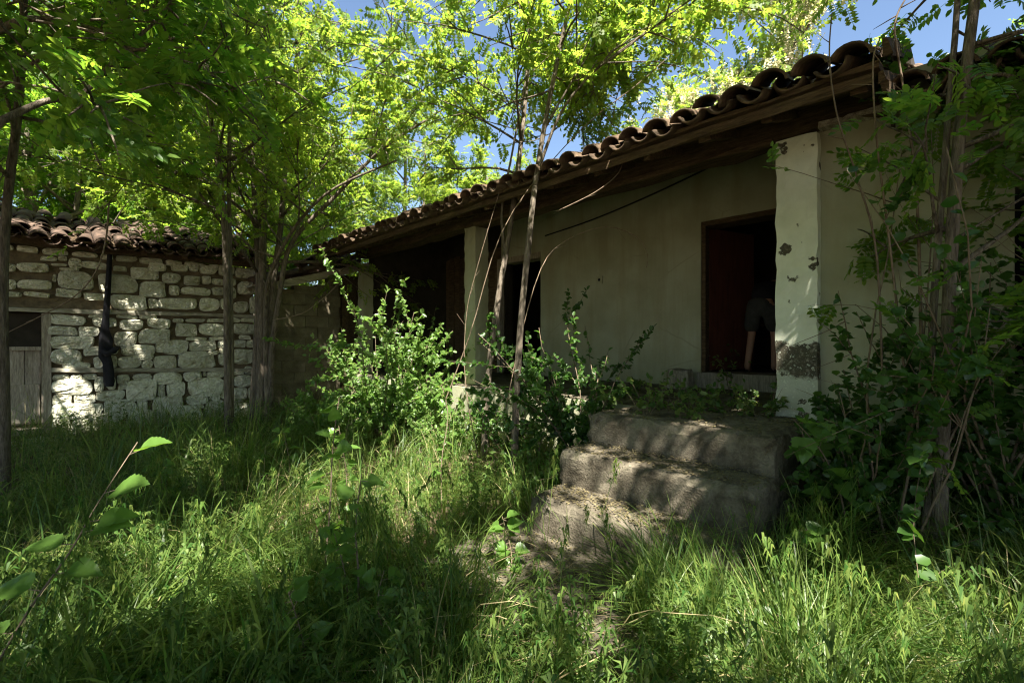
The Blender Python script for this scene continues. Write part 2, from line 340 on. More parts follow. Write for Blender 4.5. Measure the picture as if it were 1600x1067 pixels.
# half open red-brown door leaf, hinged on the left jamb
hx, hy, ang = XW + 0.13, D1[1] - 0.06, math.radians(-19)
dd = Vector((math.cos(ang), math.sin(ang), 0)); dn = Vector((-dd.y, dd.x, 0))
def leafbox(mb, u0, u1, n0, n1, z0, z1):
    V = []
    for u in (u0, u1):
        for n in (n0, n1):
            for z in (z0, z1): p = Vector((hx, hy, 0)) + dd * u + dn * n; V.append((p.x, p.y, z))
    mb.add(V, [(0, 1, 3, 2), (4, 6, 7, 5), (0, 4, 5, 1), (2, 3, 7, 6), (0, 2, 6, 4), (1, 5, 7, 3)])
mb = MB(); leafbox(mb, 0, 0.84, 0, 0.035, DB + 0.015, DT - 0.07); leaf_o = mb.build('door', M['door'], house)
for z0, z1 in ((DB + 0.12, 0.05), (0.17, 0.62), (0.74, DT - 0.18)):
    for u in (0.09, 0.45):
        mb = MB(); leafbox(mb, u, u + 0.30, -0.014, -0.001, z0, z1); mb.build('panel', M['door'], leaf_o)
mb = MB(); leafbox(mb, 0.76, 0.79, -0.05, -0.001, 0.08, 0.2); mb.build('handle', M['iron'], leaf_o)

# pillars
def pillar(x0, x1, y0, y1, z0, z1, seed, name='pillar', mat='pillar'):
    V, F = rough_box(x0, x1, y0, y1, z0, z1, 0.07, 0.0022, seed, 0.008); return obj(name, V, F, M[mat], house)
pillar(XP, XP + 0.27, 0.835, 1.12, FLOOR, 1.55, 11)
p1 = pillar(XP, XP + 0.24, 4.73, 4.97, FLOOR, 1.55, 12, mat='plaster')
pillar(XP, XP + 0.22, 7.93, 8.13, FLOOR, 1.42, 13, mat='plaster')
# beam, plates, rafters, eave board
def rough_beam(name, a, b, wd, ht, mat, seed, parent=house, n=14, amp=0.008):
    r = np.random.default_rng(seed); a = np.array(a, float); b = np.array(b, float)
    d = b - a; d /= np.linalg.norm(d); up = np.array((0, 0, 1.0)); sd = np.cross(d, up); sd /= np.linalg.norm(sd); up = np.cross(sd, d)
    V = []; F = []
    for i in range(n + 1):
        p = a + (b - a) * i / n
        for u, v in ((-1, -1), (1, -1), (1, 1), (-1, 1)):
            V.append(p + sd * (u * wd / 2) + up * (v * ht / 2) + r.normal(0, amp, 3))
    for i in range(n):
        for k in range(4): F.append((i * 4 + k, i * 4 + (k + 1) % 4, i * 4 + 4 + (k + 1) % 4, i * 4 + 4 + k))
    F += [(3, 2, 1, 0), (n * 4, n * 4 + 1, n * 4 + 2, n * 4 + 3)]
    return obj(name, V, F, mat, parent)
rough_beam('beam', (4.07, 0.44, 1.645), (4.07, 8.2, 1.645), 0.24, 0.185, M['oldwood'], 21, n=30, amp=0.01)
rough_beam('bearing_plank', (3.98, 0.45, 1.565), (3.98, 0.83, 1.565), 0.10, 0.035, M['fascia'], 22, n=4, amp=0.004)
rough_beam('bearing_plank', (3.95, 1.13, 1.55), (3.95, 4.72, 1.55), 0.05, 0.04, M['oldwood'], 23, n=14, amp=0.006)
for k in range(17):
    y = 0.50 + k * 0.475 + random.uniform(-0.05, 0.05)
    rough_beam('rafter', (3.36, y, ROOF(3.36) - 0.075), (7.4, y + random.uniform(-0.03, 0.03), ROOF(7.4) - 0.075), 0.075, 0.085, M['oldwood'], 100 + k, n=6, amp=0.006)
rough_beam('eave_board', (3.37, 0.40, ROOF(3.37) - 0.012), (3.37, 8.25, ROOF(3.37) - 0.012), 0.17, 0.026, M['oldwood'], 24, n=40, amp=0.005)
for k in range(13):
    x = 3.52 + k * 0.30
    rough_beam('batten', (x, 0.41, ROOF(x) - 0.014), (x, 8.22, ROOF(x) - 0.014), 0.22, 0.02, M['oldwood'], 200 + k, n=24, amp=0.005)
rough_beam('fascia_board', (3.30, 0.43, ROOF(3.30) - 0.055), (3.31, 8.2, ROOF(3.30) - 0.06), 0.03, 0.055, M['oldwood'], 25, n=30, amp=0.006)
# gable-end boards at the near end of the porch roof
for k, (x0, x1, zz) in enumerate(((3.3, 4.25, -0.06), (3.36, 4.3, -0.13), (3.5, 4.3, -0.19))):
    rough_beam('verge_board', (x0, 0.39 - 0.012 * k, ROOF(x0) + zz), (x1, 0.385 - 0.012 * k, ROOF(x1) + zz), 0.03, 0.055, M['oldwood'], 30 + k, n=6, amp=0.006)
rough_beam('verge_board', (3.22, 0.36, ROOF(3.3) + 0.06), (4.3, 0.36, ROOF(4.3) + 0.14), 0.035, 0.10, M['oldwood'], 39, n=6, amp=0.008)
MB().box(3.98, 8.5, 0.405, 0.425, 1.44, 1.7).build('roof_step_infill', M['dark'], house)

def tile_mesh(name, mat, r0=0.098, r1=0.080, L=0.44, th=0.016, seg=8, flip=False):
    """a curved clay tile along +x (uphill), arched up (cover) or down (pan), origin at its lower end"""
    V = []; F = []
    for rad in (0, -th):
        for (x, r) in ((0, r0 if not flip else r1), (L, r1 if not flip else r0)):
            for k in range(seg + 1):
                a = math.pi * (0.04 + 0.92 * k / seg); s = 1 if not flip else -1
                V.append((x, math.cos(a) * (r + rad), s * math.sin(a) * (r + rad) * 0.86))
    n = seg + 1
    for k in range(seg):
        F += [(k, k + 1, n + k + 1, n + k), (2 * n + k, 3 * n + k, 3 * n + k + 1, 2 * n + k + 1), (k, 2 * n + k, 2 * n + k + 1, k + 1), (n + k, n + k + 1, 3 * n + k + 1, 3 * n + k)]
    for k in (0, seg): F.append((k, n + k, 3 * n + k, 2 * n + k))
    V = np.array(V); V[:, 2] -= EZ            # local mesh: undo the eye-height shift
    return mesh_data(name, V, F, mat, True)
SLOPE = math.atan(0.364)
def lay_tiles(parent, place, covers, pans, ncol, nrow, nobj_rows, pitch, expo, mess, mat, name='roof_tile'):
    """place(u, v) -> (position of lower end, rotation matrix); first rows as single tiles, the rest joined"""
    SV = []; SF = []
    for r_ in range(nrow):
        for c_ in range(ncol):
            for kind in (0, 1):
                u = (c_ + 0.5 * kind) * pitch; v = r_ * expo + random.uniform(-0.03, 0.03) * mess
                if random.random() < 0.03 * mess and r_ > 0: continue
                p, R = place(u + random.uniform(-0.008, 0.008) * mess, v - (0.035 if kind else 0.0))
                J = Matrix.Rotation(random.gauss(0, 0.05) * mess, 3, 'Z') @ Matrix.Rotation(random.gauss(0, 0.035) * mess, 3, 'Y') @ Matrix.Rotation(random.gauss(0, 0.05) * mess, 3, 'X')
                lift = 0.045 + (0.052 if kind == 0 else 0.055) + random.uniform(0, 0.012) * mess
                lift = 0.075 if kind == 0 else 0.083
                Rm = (R @ J); p = Vector(p) + R @ Vector((0, 0, lift + random.uniform(0, 0.014) * mess))
                me = (covers if kind == 0 else pans)[random.randrange(len(covers))]
                if r_ < nobj_rows:
                    o = bpy.data.objects.new(name, me); COL.objects.link(o)
                    o.location = (p.x, p.y, p.z + EZ); o.rotation_euler = Rm.to_euler(); attach(o, parent)
                else:
                    b = len(SV)
                    for v_ in me.vertices: SV.append(tuple(Rm @ v_.co + p))
                    for f_ in me.polygons: SF.append(tuple(i + b for i in f_.vertices))
    if SV: obj('upper_roof_tiles', SV, SF, mat, parent, True, 'stuff')
RU = Matrix.Rotation(-SLOPE, 3, 'Y')                 # x axis points up the slope
cov = [tile_mesh('cover_tile', M['tile'], 0.100 + d, 0.083) for d in (0, 0.005, -0.006)]
pan = [tile_mesh('pan_tile', M['tile'], 0.105, 0.085 + d, flip=True) for d in (0, 0.004, -0.004)]
def place_main(u, v):
    x = 3.26 + v * math.cos(SLOPE); y = 0.515 + u + 0.012 * math.sin(u * 3); sag = -0.03 * math.sin(math.pi * u / 7.8) + 0.012 * math.sin(u * 2.3)
    return (x, y, ROOF(x) + sag * 0.6), RU
lay_tiles(house, place_main, cov, pan, 38, 12, 3, 0.205, 0.36, 1.7, M['tile'])
def place_right(u, v):
    x = 3.60 + v * math.cos(SLOPE); return (x, 0.30 - u, ROOF2(x)), RU
lay_tiles(house, place_right, cov, pan, 14, 11, 2, 0.205, 0.36, 1.2, M['tile'])
w = MB(); w.add([(3.62, 0.39, ROOF2(3.62) - 0.01), (3.62, -3.6, ROOF2(3.62) - 0.01), (7.5, -3.6, ROOF2(7.5) - 0.01), (7.5, 0.39, ROOF2(7.5) - 0.01)], [(0, 1, 2, 3)])
w.add([(3.34, 0.40, ROOF(3.34) + 0.006), (3.34, 8.24, ROOF(3.34) + 0.006), (7.5, 8.24, ROOF(7.5) + 0.006), (7.5, 0.40, ROOF(7.5) + 0.006)], [(0, 1, 2, 3)])
w.add([(7.4, -3.6, 3.05), (7.4, 8.24, 3.05), (9.0, 8.24, 2.45), (9.0, -3.6, 2.45)], [(0, 1, 2, 3)])
w.build('roof_boarding', M['oldwood'], house)
for k in range(9):
    y = 0.2 - k * 0.42
    rough_beam('rafter', (3.66, y, ROOF2(3.66) - 0.055), (4.6, y, ROOF2(4.6) - 0.055), 0.07, 0.08, M['oldwood'], 300 + k, n=3, amp=0.006)

# concrete steps
steps = thing('concrete_steps', 'broken grey concrete steps strewn with dry leaves leading up to the porch', 'steps', (2.6, 1.5, -1.35))
for (x0, x1, y0, y1, z1, sd) in ((2.66, 3.046, 0.84, 2.23, -0.805, 41), (2.30, 2.74, 0.86, 2.19, -1.05, 42), (1.50, 2.42, 0.80, 2.36, -1.285, 43)):
    V, F = rough_box(x0, x1, y0, y1, -1.62, z1, 0.055, 0.003, sd, 0.02); obj('step', V, F, M['concrete'], steps)

# ------------------------------------------------------------------ the stone outbuilding
YS = 9.0
stoneb = thing('stone_outbuilding', 'low whitewashed rubble-stone outbuilding with sagging red tile roof', 'outbuilding', (-1.0, 9.3, -1.35))
w = MB(); DX0, DX1, DZ0, DZ1 = -0.95, -0.17, -1.14, 0.40
w.box(DX1, 2.45, YS + 0.035, YS + 0.5, -1.7, 1.29); w.box(DX0, DX1, YS + 0.035, YS + 0.5, DZ1, 1.29); w.box(-6, DX0, YS + 0.035, YS + 0.5, -1.7, 1.29); w.box(DX0, DX1, YS + 0.035, YS + 0.5, -1.7, DZ0)
w.box(2.0, 2.45, YS + 0.5, 12.2, -1.7, 1.29); w.box(-6, 2.45, 11.9, 12.2, -1.7, 1.29)
w.build('rubble_core', M['mortar'], stoneb)
A = """95,140,290,245 155,75,222,122 225,90,360,140 390,115,460,150 480,118,625,195 570,100,667,150 305,155,515,265 525,195,667,285 85,235,225,285 237,255,347,300 378,262,568,350 570,287,625,340
48,370,248,427 260,367,340,390 280,385,412,435 405,370,520,393 525,370,615,395 418,393,550,453 567,387,690,443 48,430,202,480 208,430,315,488 395,457,513,535 523,445,690,523 53,480,295,547 235,535,330,585 345,540,415,578 425,527,610,582
610,520,660,568 65,548,225,632 120,618,275,658 288,588,335,648 340,585,412,650 415,585,535,650 480,577,605,608 537,607,597,650 603,583,720,655
70,685,163,708 168,685,228,708 230,680,305,708 67,708,285,783 290,695,345,770 350,690,405,760 410,683,475,732 415,732,455,762 455,713,620,812 495,678,590,712 70,787,178,838 182,780,298,833 300,767,450,815 622,733,660,797 66,836,298,905 300,832,335,888 338,818,512,888 513,815,570,868
66,910,170,978 173,915,272,967 258,888,365,916 275,912,430,980 462,870,598,950 75,980,290,1008 385,890,455,915 435,945,520,1000 300,985,420,1030 150,1010,290,1050 560,955,680,1010"""
B = """-10,103,65,148 88,105,180,150 235,110,330,165 -40,152,28,192 40,150,140,212 155,165,245,222 250,168,298,215 78,217,135,272 140,224,300,275 300,180,372,220 302,224,372,272 28,277,225,350 235,280,340,357 345,285,405,345 415,300,495,362 435,195,532,270 500,280,540,365 380,225,430,290 335,110,420,172 425,125,530,188 380,180,430,222 185,108,232,150
100,390,155,412 168,390,270,412 278,390,370,412 375,385,450,412 455,388,530,412 113,414,225,487 235,415,372,482 375,415,412,475 415,415,530,475 165,487,278,506 288,486,375,504 378,478,412,540 445,477,505,500 415,502,478,542 482,503,530,542 47,500,180,578 182,507,330,558 335,507,376,543 235,560,275,577 278,560,338,580 340,546,375,570 335,574,410,632 415,546,520,628 122,565,320,648
-10,673,150,730 157,668,252,718 275,663,370,700 258,668,272,690 375,657,470,682 473,640,515,680 24,735,58,797 63,723,165,797 173,703,372,790 353,767,372,808 375,690,412,745 415,686,515,745 376,750,412,808 415,750,487,808 493,748,520,812 -10,800,160,868 168,794,285,836 288,782,348,817 225,840,262,858 180,840,220,856 263,820,372,900 375,812,465,834 376,838,515,905 0,872,75,935 78,850,255,937 258,905,360,945 365,910,440,950 445,908,515,950 20,945,120,990 130,945,240,995 250,950,360,1000 370,955,500,1005"""
C = """50,655,145,740 160,640,460,755 165,800,480,912 370,588,530,645 535,590,625,640 635,632,760,712 470,655,625,690 550,695,740,735 15,800,150,905 20,915,200,975 210,920,470,975 -120,640,40,745 -150,760,5,860 -160,870,10,970 485,760,525,830"""
cells = []
for txt, ox, oy, sc_ in ((A, 60, 380, 3.335), (B, 240, 380, 3.335), (C, 0, 300, 5.927)):
    for q in txt.split():
        x0, y0, x1, y1 = [float(t) for t in q.split(',')]
        a = onY(ox + x0 / sc_, oy + y0 / sc_, YS); b = onY(ox + x1 / sc_, oy + y1 / sc_, YS)
        cells.append(((a[0] + b[0]) / 2, (a[2] + b[2]) / 2, abs(b[0] - a[0]), abs(a[2] - b[2])))
# rows out of the picture to the left and above the listed ones
for z in np.arange(-1.3, 1.3, 0.17):
    x = -5.9
    while x < -1.2:
        wd = random.uniform(0.16, 0.42); cells.append((x + wd / 2, z + random.uniform(-0.015, 0.015), wd - 0.02, random.uniform(0.13, 0.165))); x += wd
for z, x, xe in ((1.24, -1.1, 2.4),):
    while x < xe:
        wd = random.uniform(0.14, 0.34); cells.append((x + wd / 2, z, wd - 0.03, random.uniform(0.07, 0.10))); x += wd
def stone_obj(cx, cz, wd, ht, i):
    r = np.random.default_rng(1000 + i); n = 14
    e = r.uniform(0.36, 0.72); ph = r.uniform(0, 6.28, 3); tilt = r.normal(0, 0.035)
    V = []; rings = ((1.0, 0.045), (1.0, -0.020), (0.955, -0.037), (0.74, -0.043), (0.38, -0.045))
    dep = min(1.25, 0.55 + 2.2 * min(wd, ht)) * r.uniform(0.8, 1.2)
    sk = r.normal(0, 0.12, 2)
    for s, dp in rings:
        for k in range(n):
            a = 2 * math.pi * k / n
            cx_, sx_ = math.cos(a), math.sin(a)
            px = math.copysign(abs(cx_) ** e, cx_) * wd * 0.5; pz = math.copysign(abs(sx_) ** e, sx_) * ht * 0.5
            wv = 1 + 0.05 * math.sin(2 * a + ph[0]) + 0.04 * math.sin(3 * a + ph[1]) + r.normal(0, 0.026)
            px *= wv * s * 0.99; pz *= wv * s * 0.99
            y = dp * dep if dp < 0 else dp
            if dp < -0.01: y += r.normal(0, 0.007) + (px * sk[0] + pz * sk[1]) * 0.3
            V.append((cx + px - pz * tilt, YS + y, cz + pz + px * tilt))
    V.append((cx, YS - 0.058 * dep, cz)); F = []
    for q in range(len(rings) - 1):
        for k in range(n): F.append((q * n + k, q * n + (k + 1) % n, (q + 1) * n + (k + 1) % n, (q + 1) * n + k))
    b = (len(rings) - 1) * n
    for k in range(n): F.append((b + k, b + (k + 1) % n, len(V) - 1))
    return obj('stone', V, F, M['stone'], stoneb, False)
for i, (cx, cz, wd, ht) in enumerate(cells):
    stone_obj(cx, cz, max(wd, 0.03), max(ht, 0.025), i)
# horizontal timber lacing
for (pya, pyb, x0) in ((485, 494, -0.75), (578, 577, -0.07)):
    a = onY(80, pya, YS - 0.03); b = onY(398, pyb, YS - 0.03)
    a[0] = x0
    rough_beam('tie_timber', (a[0], YS - 0.022, a[2]), (2.44, YS - 0.022, b[2]), 0.07, 0.055, M['lacewood'], 50 + pya, stoneb, 18, 0.006)
# door of the outbuilding
MB().box(DX1 - 0.005, DX1 + 0.095, YS - 0.03, YS + 0.1, DZ0 - 0.02, DZ1 - 0.02, 0.006).build('door_post', M['greywood'], stoneb)
MB().box(DX0 - 0.09, DX0, YS - 0.03, YS + 0.1, DZ0 - 0.02, DZ1 - 0.02, 0.006).build('door_post', M['greywood'], stoneb)
MB().box(DX0, DX1 - 0.007, YS - 0.02, YS + 0.03, -0.12, -0.07, 0.004).build('door_rail', M['greywood'], stoneb)
for k in range(5):
    x = DX0 + 0.01 + k * 0.152
    MB().box(x, x + 0.146, YS + 0.035, YS + 0.06, DZ0 + 0.02, -0.12, 0.005).build('door_board', M['greywood'], stoneb)
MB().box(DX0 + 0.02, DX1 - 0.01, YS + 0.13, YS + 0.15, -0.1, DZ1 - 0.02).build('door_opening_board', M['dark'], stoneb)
MB().box(-0.62, DX1 - 0.02, YS + 0.0, YS + 0.03, -1.10, -0.58, 0.006).build('patch_panel', M['greywood'], stoneb)
MB().box(DX0 - 0.1, DX1 + 0.1, YS - 0.10, YS + 0.12, DZ0 - 0.10, DZ0 - 0.03, 0.012).build('door_sill', M['greywood'], stoneb)
V, F = rough_box(-0.75, 0.0, YS - 0.34, YS - 0.03, -1.6, DZ0 - 0.14, 0.1, 0.02, 77, 0.06); obj('doorstep_stone', V, F, M['stone'], stoneb)
# eaves and roof
rough_beam('eave_beam', (-6, YS - 0.16, 1.32), (2.62, YS - 0.16, 1.31), 0.09, 0.08, M['oldwood'], 61, stoneb, 24, 0.012)
for k in range(17):
    x = -5.6 + k * 0.5
    MB().beam((x, YS - 0.30, 1.31), (x + 0.03, 10.6, 1.92), 0.07, 0.07).build('rafter', M['oldwood'], stoneb)
SR = 0.33; RS = lambda y: 1.375 + (y - (YS - 0.32)) * SR
MB().add([(-6, YS - 0.28, RS(YS - 0.28)), (2.6, YS - 0.28, RS(YS - 0.28)), (2.6, 10.7, RS(10.7)), (-6, 10.7, RS(10.7)), (2.6, 12.4, 1.45), (-6, 12.4, 1.45)], [(0, 1, 2, 3), (3, 2, 4, 5)]).build('roof_boarding', M['oldwood'], stoneb)
for k in range(4):
    y = YS - 0.27 + k * 0.14
    rough_beam('roof_lath', (-6, y, RS(y) - 0.02), (2.6, y, RS(y) - 0.02), 0.11, 0.02, M['oldwood'], 640 + k, stoneb, 16, 0.006)
scov = [tile_mesh('cover_tile', M['redtile'], 0.098 + d, 0.082) for d in (0, 0.005, -0.006)]
span = [tile_mesh('pan_tile', M['redtile'], 0.104, 0.084 + d, flip=True) for d in (0, 0.004, -0.004)]
RSm = Matrix.Rotation(math.atan(SR), 3, 'X') @ Matrix.Rotation(math.radians(90), 3, 'Z')
def place_stone(u, v):
    y = YS - 0.38 + v * 0.95; x = 2.5 - u; return (x, y, RS(y) - 0.03 + 0.03 * math.sin(u * 1.9) - 0.05 * math.sin(min(u, 3.1))), RSm
lay_tiles(stoneb, place_stone, scov, span, 19, 6, 6, 0.205, 0.37, 2.4, M['redtile'])
def place_stone2(u, v):
    p, R = place_stone(u + 19 * 0.205, v); return p, R
lay_tiles(stoneb, place_stone2, scov, span, 22, 6, 0, 0.205, 0.37, 2.2, M['redtile'])

# ------------------------------------------------------------------ lean-to of hollow blocks between the two buildings
lean = thing('block_lean_to', 'dark lean-to of bare hollow blocks with pale fascia between stone building and porch', 'lean-to', (3.1, 8.5, -1.35))
YB = 8.38; LR = lambda x: 1.0 + (x - 2.69) * 0.31
MB().box(2.52, 3.72, YB + 0.02, YB + 0.2, -1.7, 0.90).build('mortar_core', M['mortar'], lean)
row = 0; z = -1.5
while z < 1.2:
    x = 2.52 - (0.2 if row % 2 else 0)
    while x < 3.72:
        x0, x1 = max(x, 2.52), min(x + 0.39, 3.74)
        zt = min(z + 0.185, LR(x0) - 0.09)
        if x1 - x0 > 0.06 and zt - z > 0.05:
            o = MB().box(x0, x1, YB + random.uniform(-0.008, 0.008), YB + 0.17, z, zt, 0.004).build('block', M['block'], lean)
        x += 0.40
    z += 0.195; row += 1
MB().box(3.80, 3.92, YB + 0.05, YB + 0.12, -1.5, 1.25, 0.01).build('post', M['oldwood'], lean)
for k in range(5): MB().box(3.735 + k * 0.2, 3.925 + k * 0.2, YB + 0.14, YB + 0.17, -1.5, 1.20 + 0.06 * k, 0.006).build('board', M['oldwood'], lean)
rough_beam('fascia_board', (2.36, YB - 0.10, LR(2.36) - 0.03), (4.45, YB - 0.10, LR(4.45) - 0.03), 0.03, 0.12, M['fascia'], 71, lean, 12, 0.006)
MB().add([(2.3, YB - 0.12, LR(2.3) + 0.035), (4.6, YB - 0.12, LR(4.6) + 0.035), (4.6, 10.6, LR(4.6) + 0.035), (2.3, 10.6, LR(2.3) + 0.035)], [(0, 1, 2, 3)]).build('roof_boarding', M['oldwood'], lean)
RL = Matrix.Rotation(-math.atan(0.31), 3, 'Y')
def place_lean(u, v):
    x = 2.40 + v * 0.95; return (x, YB - 0.02 + u, LR(x) + 0.02), RL
lay_tiles(lean, place_lean, scov, span, 9, 5, 5, 0.21, 0.36, 2.6, M['redtile'])
for k in range(22):   # slipped and broken tiles heaped against the porch gable
    me = random.choice(scov + span); o = bpy.data.objects.new('slipped_tile', me); COL.objects.link(o)
    x = random.uniform(2.9, 4.0); y = random.uniform(YB - 0.08, YB + 0.3)
    o.location = (x, y, LR(x) + EZ + random.uniform(0.12, 0.34)); o.rotation_euler = (random.gauss(0, 0.5), -0.3 + random.gauss(0, 0.25), random.gauss(0.2, 0.8)); attach(o, lean)

# ------------------------------------------------------------------ black cloth hanging on the stone wall
cl = [(172, 392, 7), (170, 430, 7), (167, 470, 8), (165, 492, 9), (163, 515, 13), (165, 530, 19), (165, 545, 20), (164, 556, 18), (169, 566, 15), (171, 582, 15), (172, 596, 15), (172, 603, 11)]
V = []; F = []
for i, (px, py, wd) in enumerate(cl):
    c = onY(px, py, YS - 0.13); half = wd / FPX * 5.9 / 2 * 0.95
    for k in range(12):
        a = 2 * math.pi * k / 12; f = 1 + 0.22 * math.sin(3 * a + i * 0.5) + 0.1 * math.sin(5 * a + i)
        V.append((c[0] + math.cos(a) * half * f, YS - 0.115 + math.sin(a) * (0.022 + half * 0.35) * f, c[2] + random.uniform(-0.01, 0.01)))
for i in range(len(cl) - 1):
    for k in range(12): F.append((i * 12 + k, i * 12 + (k + 1) % 12, i * 12 + 12 + (k + 1) % 12, i * 12 + 12 + k))
F += [tuple(range(12)), tuple(range(len(V) - 1, len(V) - 13, -1))]
cloth = obj('hanging_cloth', V, F, M['blackcloth'], None, True); tag(cloth, 'long black cloth hanging from the eaves against the stone wall', 'cloth')
mb = MB(); c = onY(170, 548, YS - 0.16); mb.tube([(c[0] - 0.09, YS - 0.19, c[2] + 0.035), (c[0] - 0.03, YS - 0.215, c[2] - 0.03), (c[0] + 0.05, YS - 0.21, c[2] + 0.0), (c[0] + 0.09, YS - 0.16, c[2] + 0.05)], [0.03, 0.045, 0.045, 0.03], 8, 0.1); mb.build('knot', M['blackcloth'], cloth, True)

# ------------------------------------------------------------------ person stepping into the dark room
per = thing('person', 'person in grey shorts stooping into the dark doorway, one bare calf showing', 'person', (6.6, 2.03, DB))
def skin_body(name, pts, edges, rad, mat, parent, root=0, sub=2):
    me = bpy.data.meshes.new(name); me.from_pydata([(p[0], p[1], p[2] + EZ) for p in pts], edges, []); me.update()
    o = bpy.data.objects.new(name, me); COL.objects.link(o); me.materials.append(mat)
    sm = o.modifiers.new('skin', 'SKIN'); me.skin_vertices.new() if not me.skin_vertices else None
    sv = me.skin_vertices[0].data
    for i, r in enumerate(rad): sv[i].radius = (r, r) if not isinstance(r, tuple) else r; sv[i].use_root = (i == root)
    sb = o.modifiers.new('sub', 'SUBSURF'); sb.levels = sub; sb.render_levels = sub; sm.use_smooth_shade = True
    attach(o, parent); return o
PXc, PYc, PZc = 6.6, 2.03, DB - 0.01
def L(f, s_, u):                                       # forward (+x), sideways (+y), up
    return (PXc + f, PYc + s_, PZc + u)
pts = [L(0, 0, 0.90), L(0.16, 0, 1.02), L(0.38, 0, 1.14), L(0.47, 0, 1.17), L(0.55, 0, 1.19), L(0.65, 0, 1.20),
       L(0, 0.10, 0.86), L(-0.02, 0.11, 0.47), L(-0.14, 0.12, 0.12), L(-0.15, 0.12, 0.05), L(-0.02, 0.13, 0.03),
       L(0.02, -0.10, 0.86), L(0.18, -0.11, 0.48), L(0.12, -0.12, 0.10), L(0.12, -0.12, 0.05), L(0.25, -0.12, 0.03),
       L(0.36, 0.18, 1.10), L(0.40, 0.22, 0.83), L(0.52, 0.16, 0.66), L(0.56, 0.15, 0.61),
       L(0.36, -0.18, 1.10), L(0.40, -0.22, 0.83), L(0.52, -0.16, 0.66), L(0.56, -0.15, 0.61)]
ed = [(0, 1), (1, 2), (2, 3), (3, 4), (4, 5), (0, 6), (6, 7), (7, 8), (8, 9), (9, 10), (0, 11), (11, 12), (12, 13), (13, 14), (14, 15), (2, 16), (16, 17), (17, 18), (18, 19), (2, 20), (20, 21), (21, 22), (22, 23)]
rd = [0.10, 0.09, 0.10, 0.05, 0.085, 0.075, 0.075, 0.05, 0.040, 0.045, 0.04, 0.075, 0.05, 0.040, 0.045, 0.04, 0.05, 0.04, 0.03, 0.03, 0.05, 0.04, 0.03, 0.03]
body = skin_body('body', pts, ed, rd, M['skin'], per)
for s_ in (1, -1):
    for k in range(5):
        b0 = L(0.56, s_ * 0.15, 0.61); o_ = (k - 2) * 0.017
        if k == 4: q = [(0, 0, 0), (0.035, -0.03 * s_, -0.02), (0.05, -0.035 * s_, -0.05)]
        else: q = [(o_, 0, -0.01), (o_ + 0.03, 0, -0.06), (o_ + 0.03, -0.01 * s_, -0.10)]
        mb = MB(); mb.tube([(b0[0] + a, b0[1] + b, b0[2] + c) for a, b, c in q], [0.011, 0.009, 0.006], 6); mb.build('finger', M['skin'], body, True)
skin_body('shorts', [L(0.06, 0, 0.97), L(0, 0, 0.87), L(0, 0.10, 0.81), L(-0.015, 0.115, 0.50), L(0.02, -0.10, 0.81), L(0.16, -0.115, 0.52)], [(0, 1), (1, 2), (2, 3), (1, 4), (4, 5)], [0.15, 0.155, 0.115, 0.095, 0.115, 0.095], M['shorts'], per)
skin_body('shirt', [L(-0.02, 0, 0.93), L(0.14, 0, 1.03), L(0.38, 0, 1.15), L(0.44, 0, 1.165), L(0.36, 0.19, 1.10), L(0.40, 0.22, 0.83), L(0.51, 0.165, 0.68), L(0.36, -0.19, 1.10), L(0.40, -0.22, 0.83), L(0.51, -0.165, 0.68)], [(0, 1), (1, 2), (2, 3), (2, 4), (4, 5), (5, 6), (2, 7), (7, 8), (8, 9)], [0.165, 0.155, 0.16, 0.085, 0.085, 0.065, 0.05, 0.075, 0.058, 0.045], M['shirt'], per)
skin_body('hair', [L(0.56, 0, 1.22), L(0.66, 0, 1.235)], [(0, 1)], [0.09, 0.085], M['hair'], per)
for dx, dy in ((-0.02, 0.13), (0.25, -0.12)):
    skin_body('shoe', [L(dx - 0.15, dy - 0.005, 0.05), L(dx - 0.05, dy, 0.05), L(dx + 0.05, dy, 0.035)], [(0, 1), (1, 2)], [(0.05, 0.05), (0.052, 0.05), (0.045, 0.035)], M['shirt'], per, 0, 1)

# weathered log stump on the porch by the door
stump = MB(); c = onX(1065, 572, XW - 0.16)
V = []; F = []; r_ = np.random.default_rng(5)
for i, (z, rr) in enumerate(((FLOOR - 0.01, 0.19), (FLOOR + 0.09, 0.172), (FLOOR + 0.17, 0.165), (FLOOR + 0.225, 0.15), (FLOOR + 0.22, 0.08))):
    for k in range(18):
        a = 2 * math.pi * k / 18; q = rr * (1 + 0.07 * math.sin(5 * a) + 0.05 * math.sin(9 * a + 1)) + r_.normal(0, 0.003)
        V.append((XW - 0.22 + math.cos(a) * q, c[1] + math.sin(a) * q, z + (0.012 * math.sin(3 * a) if i > 2 else 0)))
for i in range(4):
    for k in range(18): F.append((i * 18 + k, i * 18 + (k + 1) % 18, i * 18 + 18 + (k + 1) % 18, i * 18 + 18 + k))
F += [tuple(range(17, -1, -1)), tuple(range(4 * 18, 5 * 18))]
tag(obj('log_stump', V, F, M['greywood'], None), 'short weathered log stump standing beside the open door', 'stump')

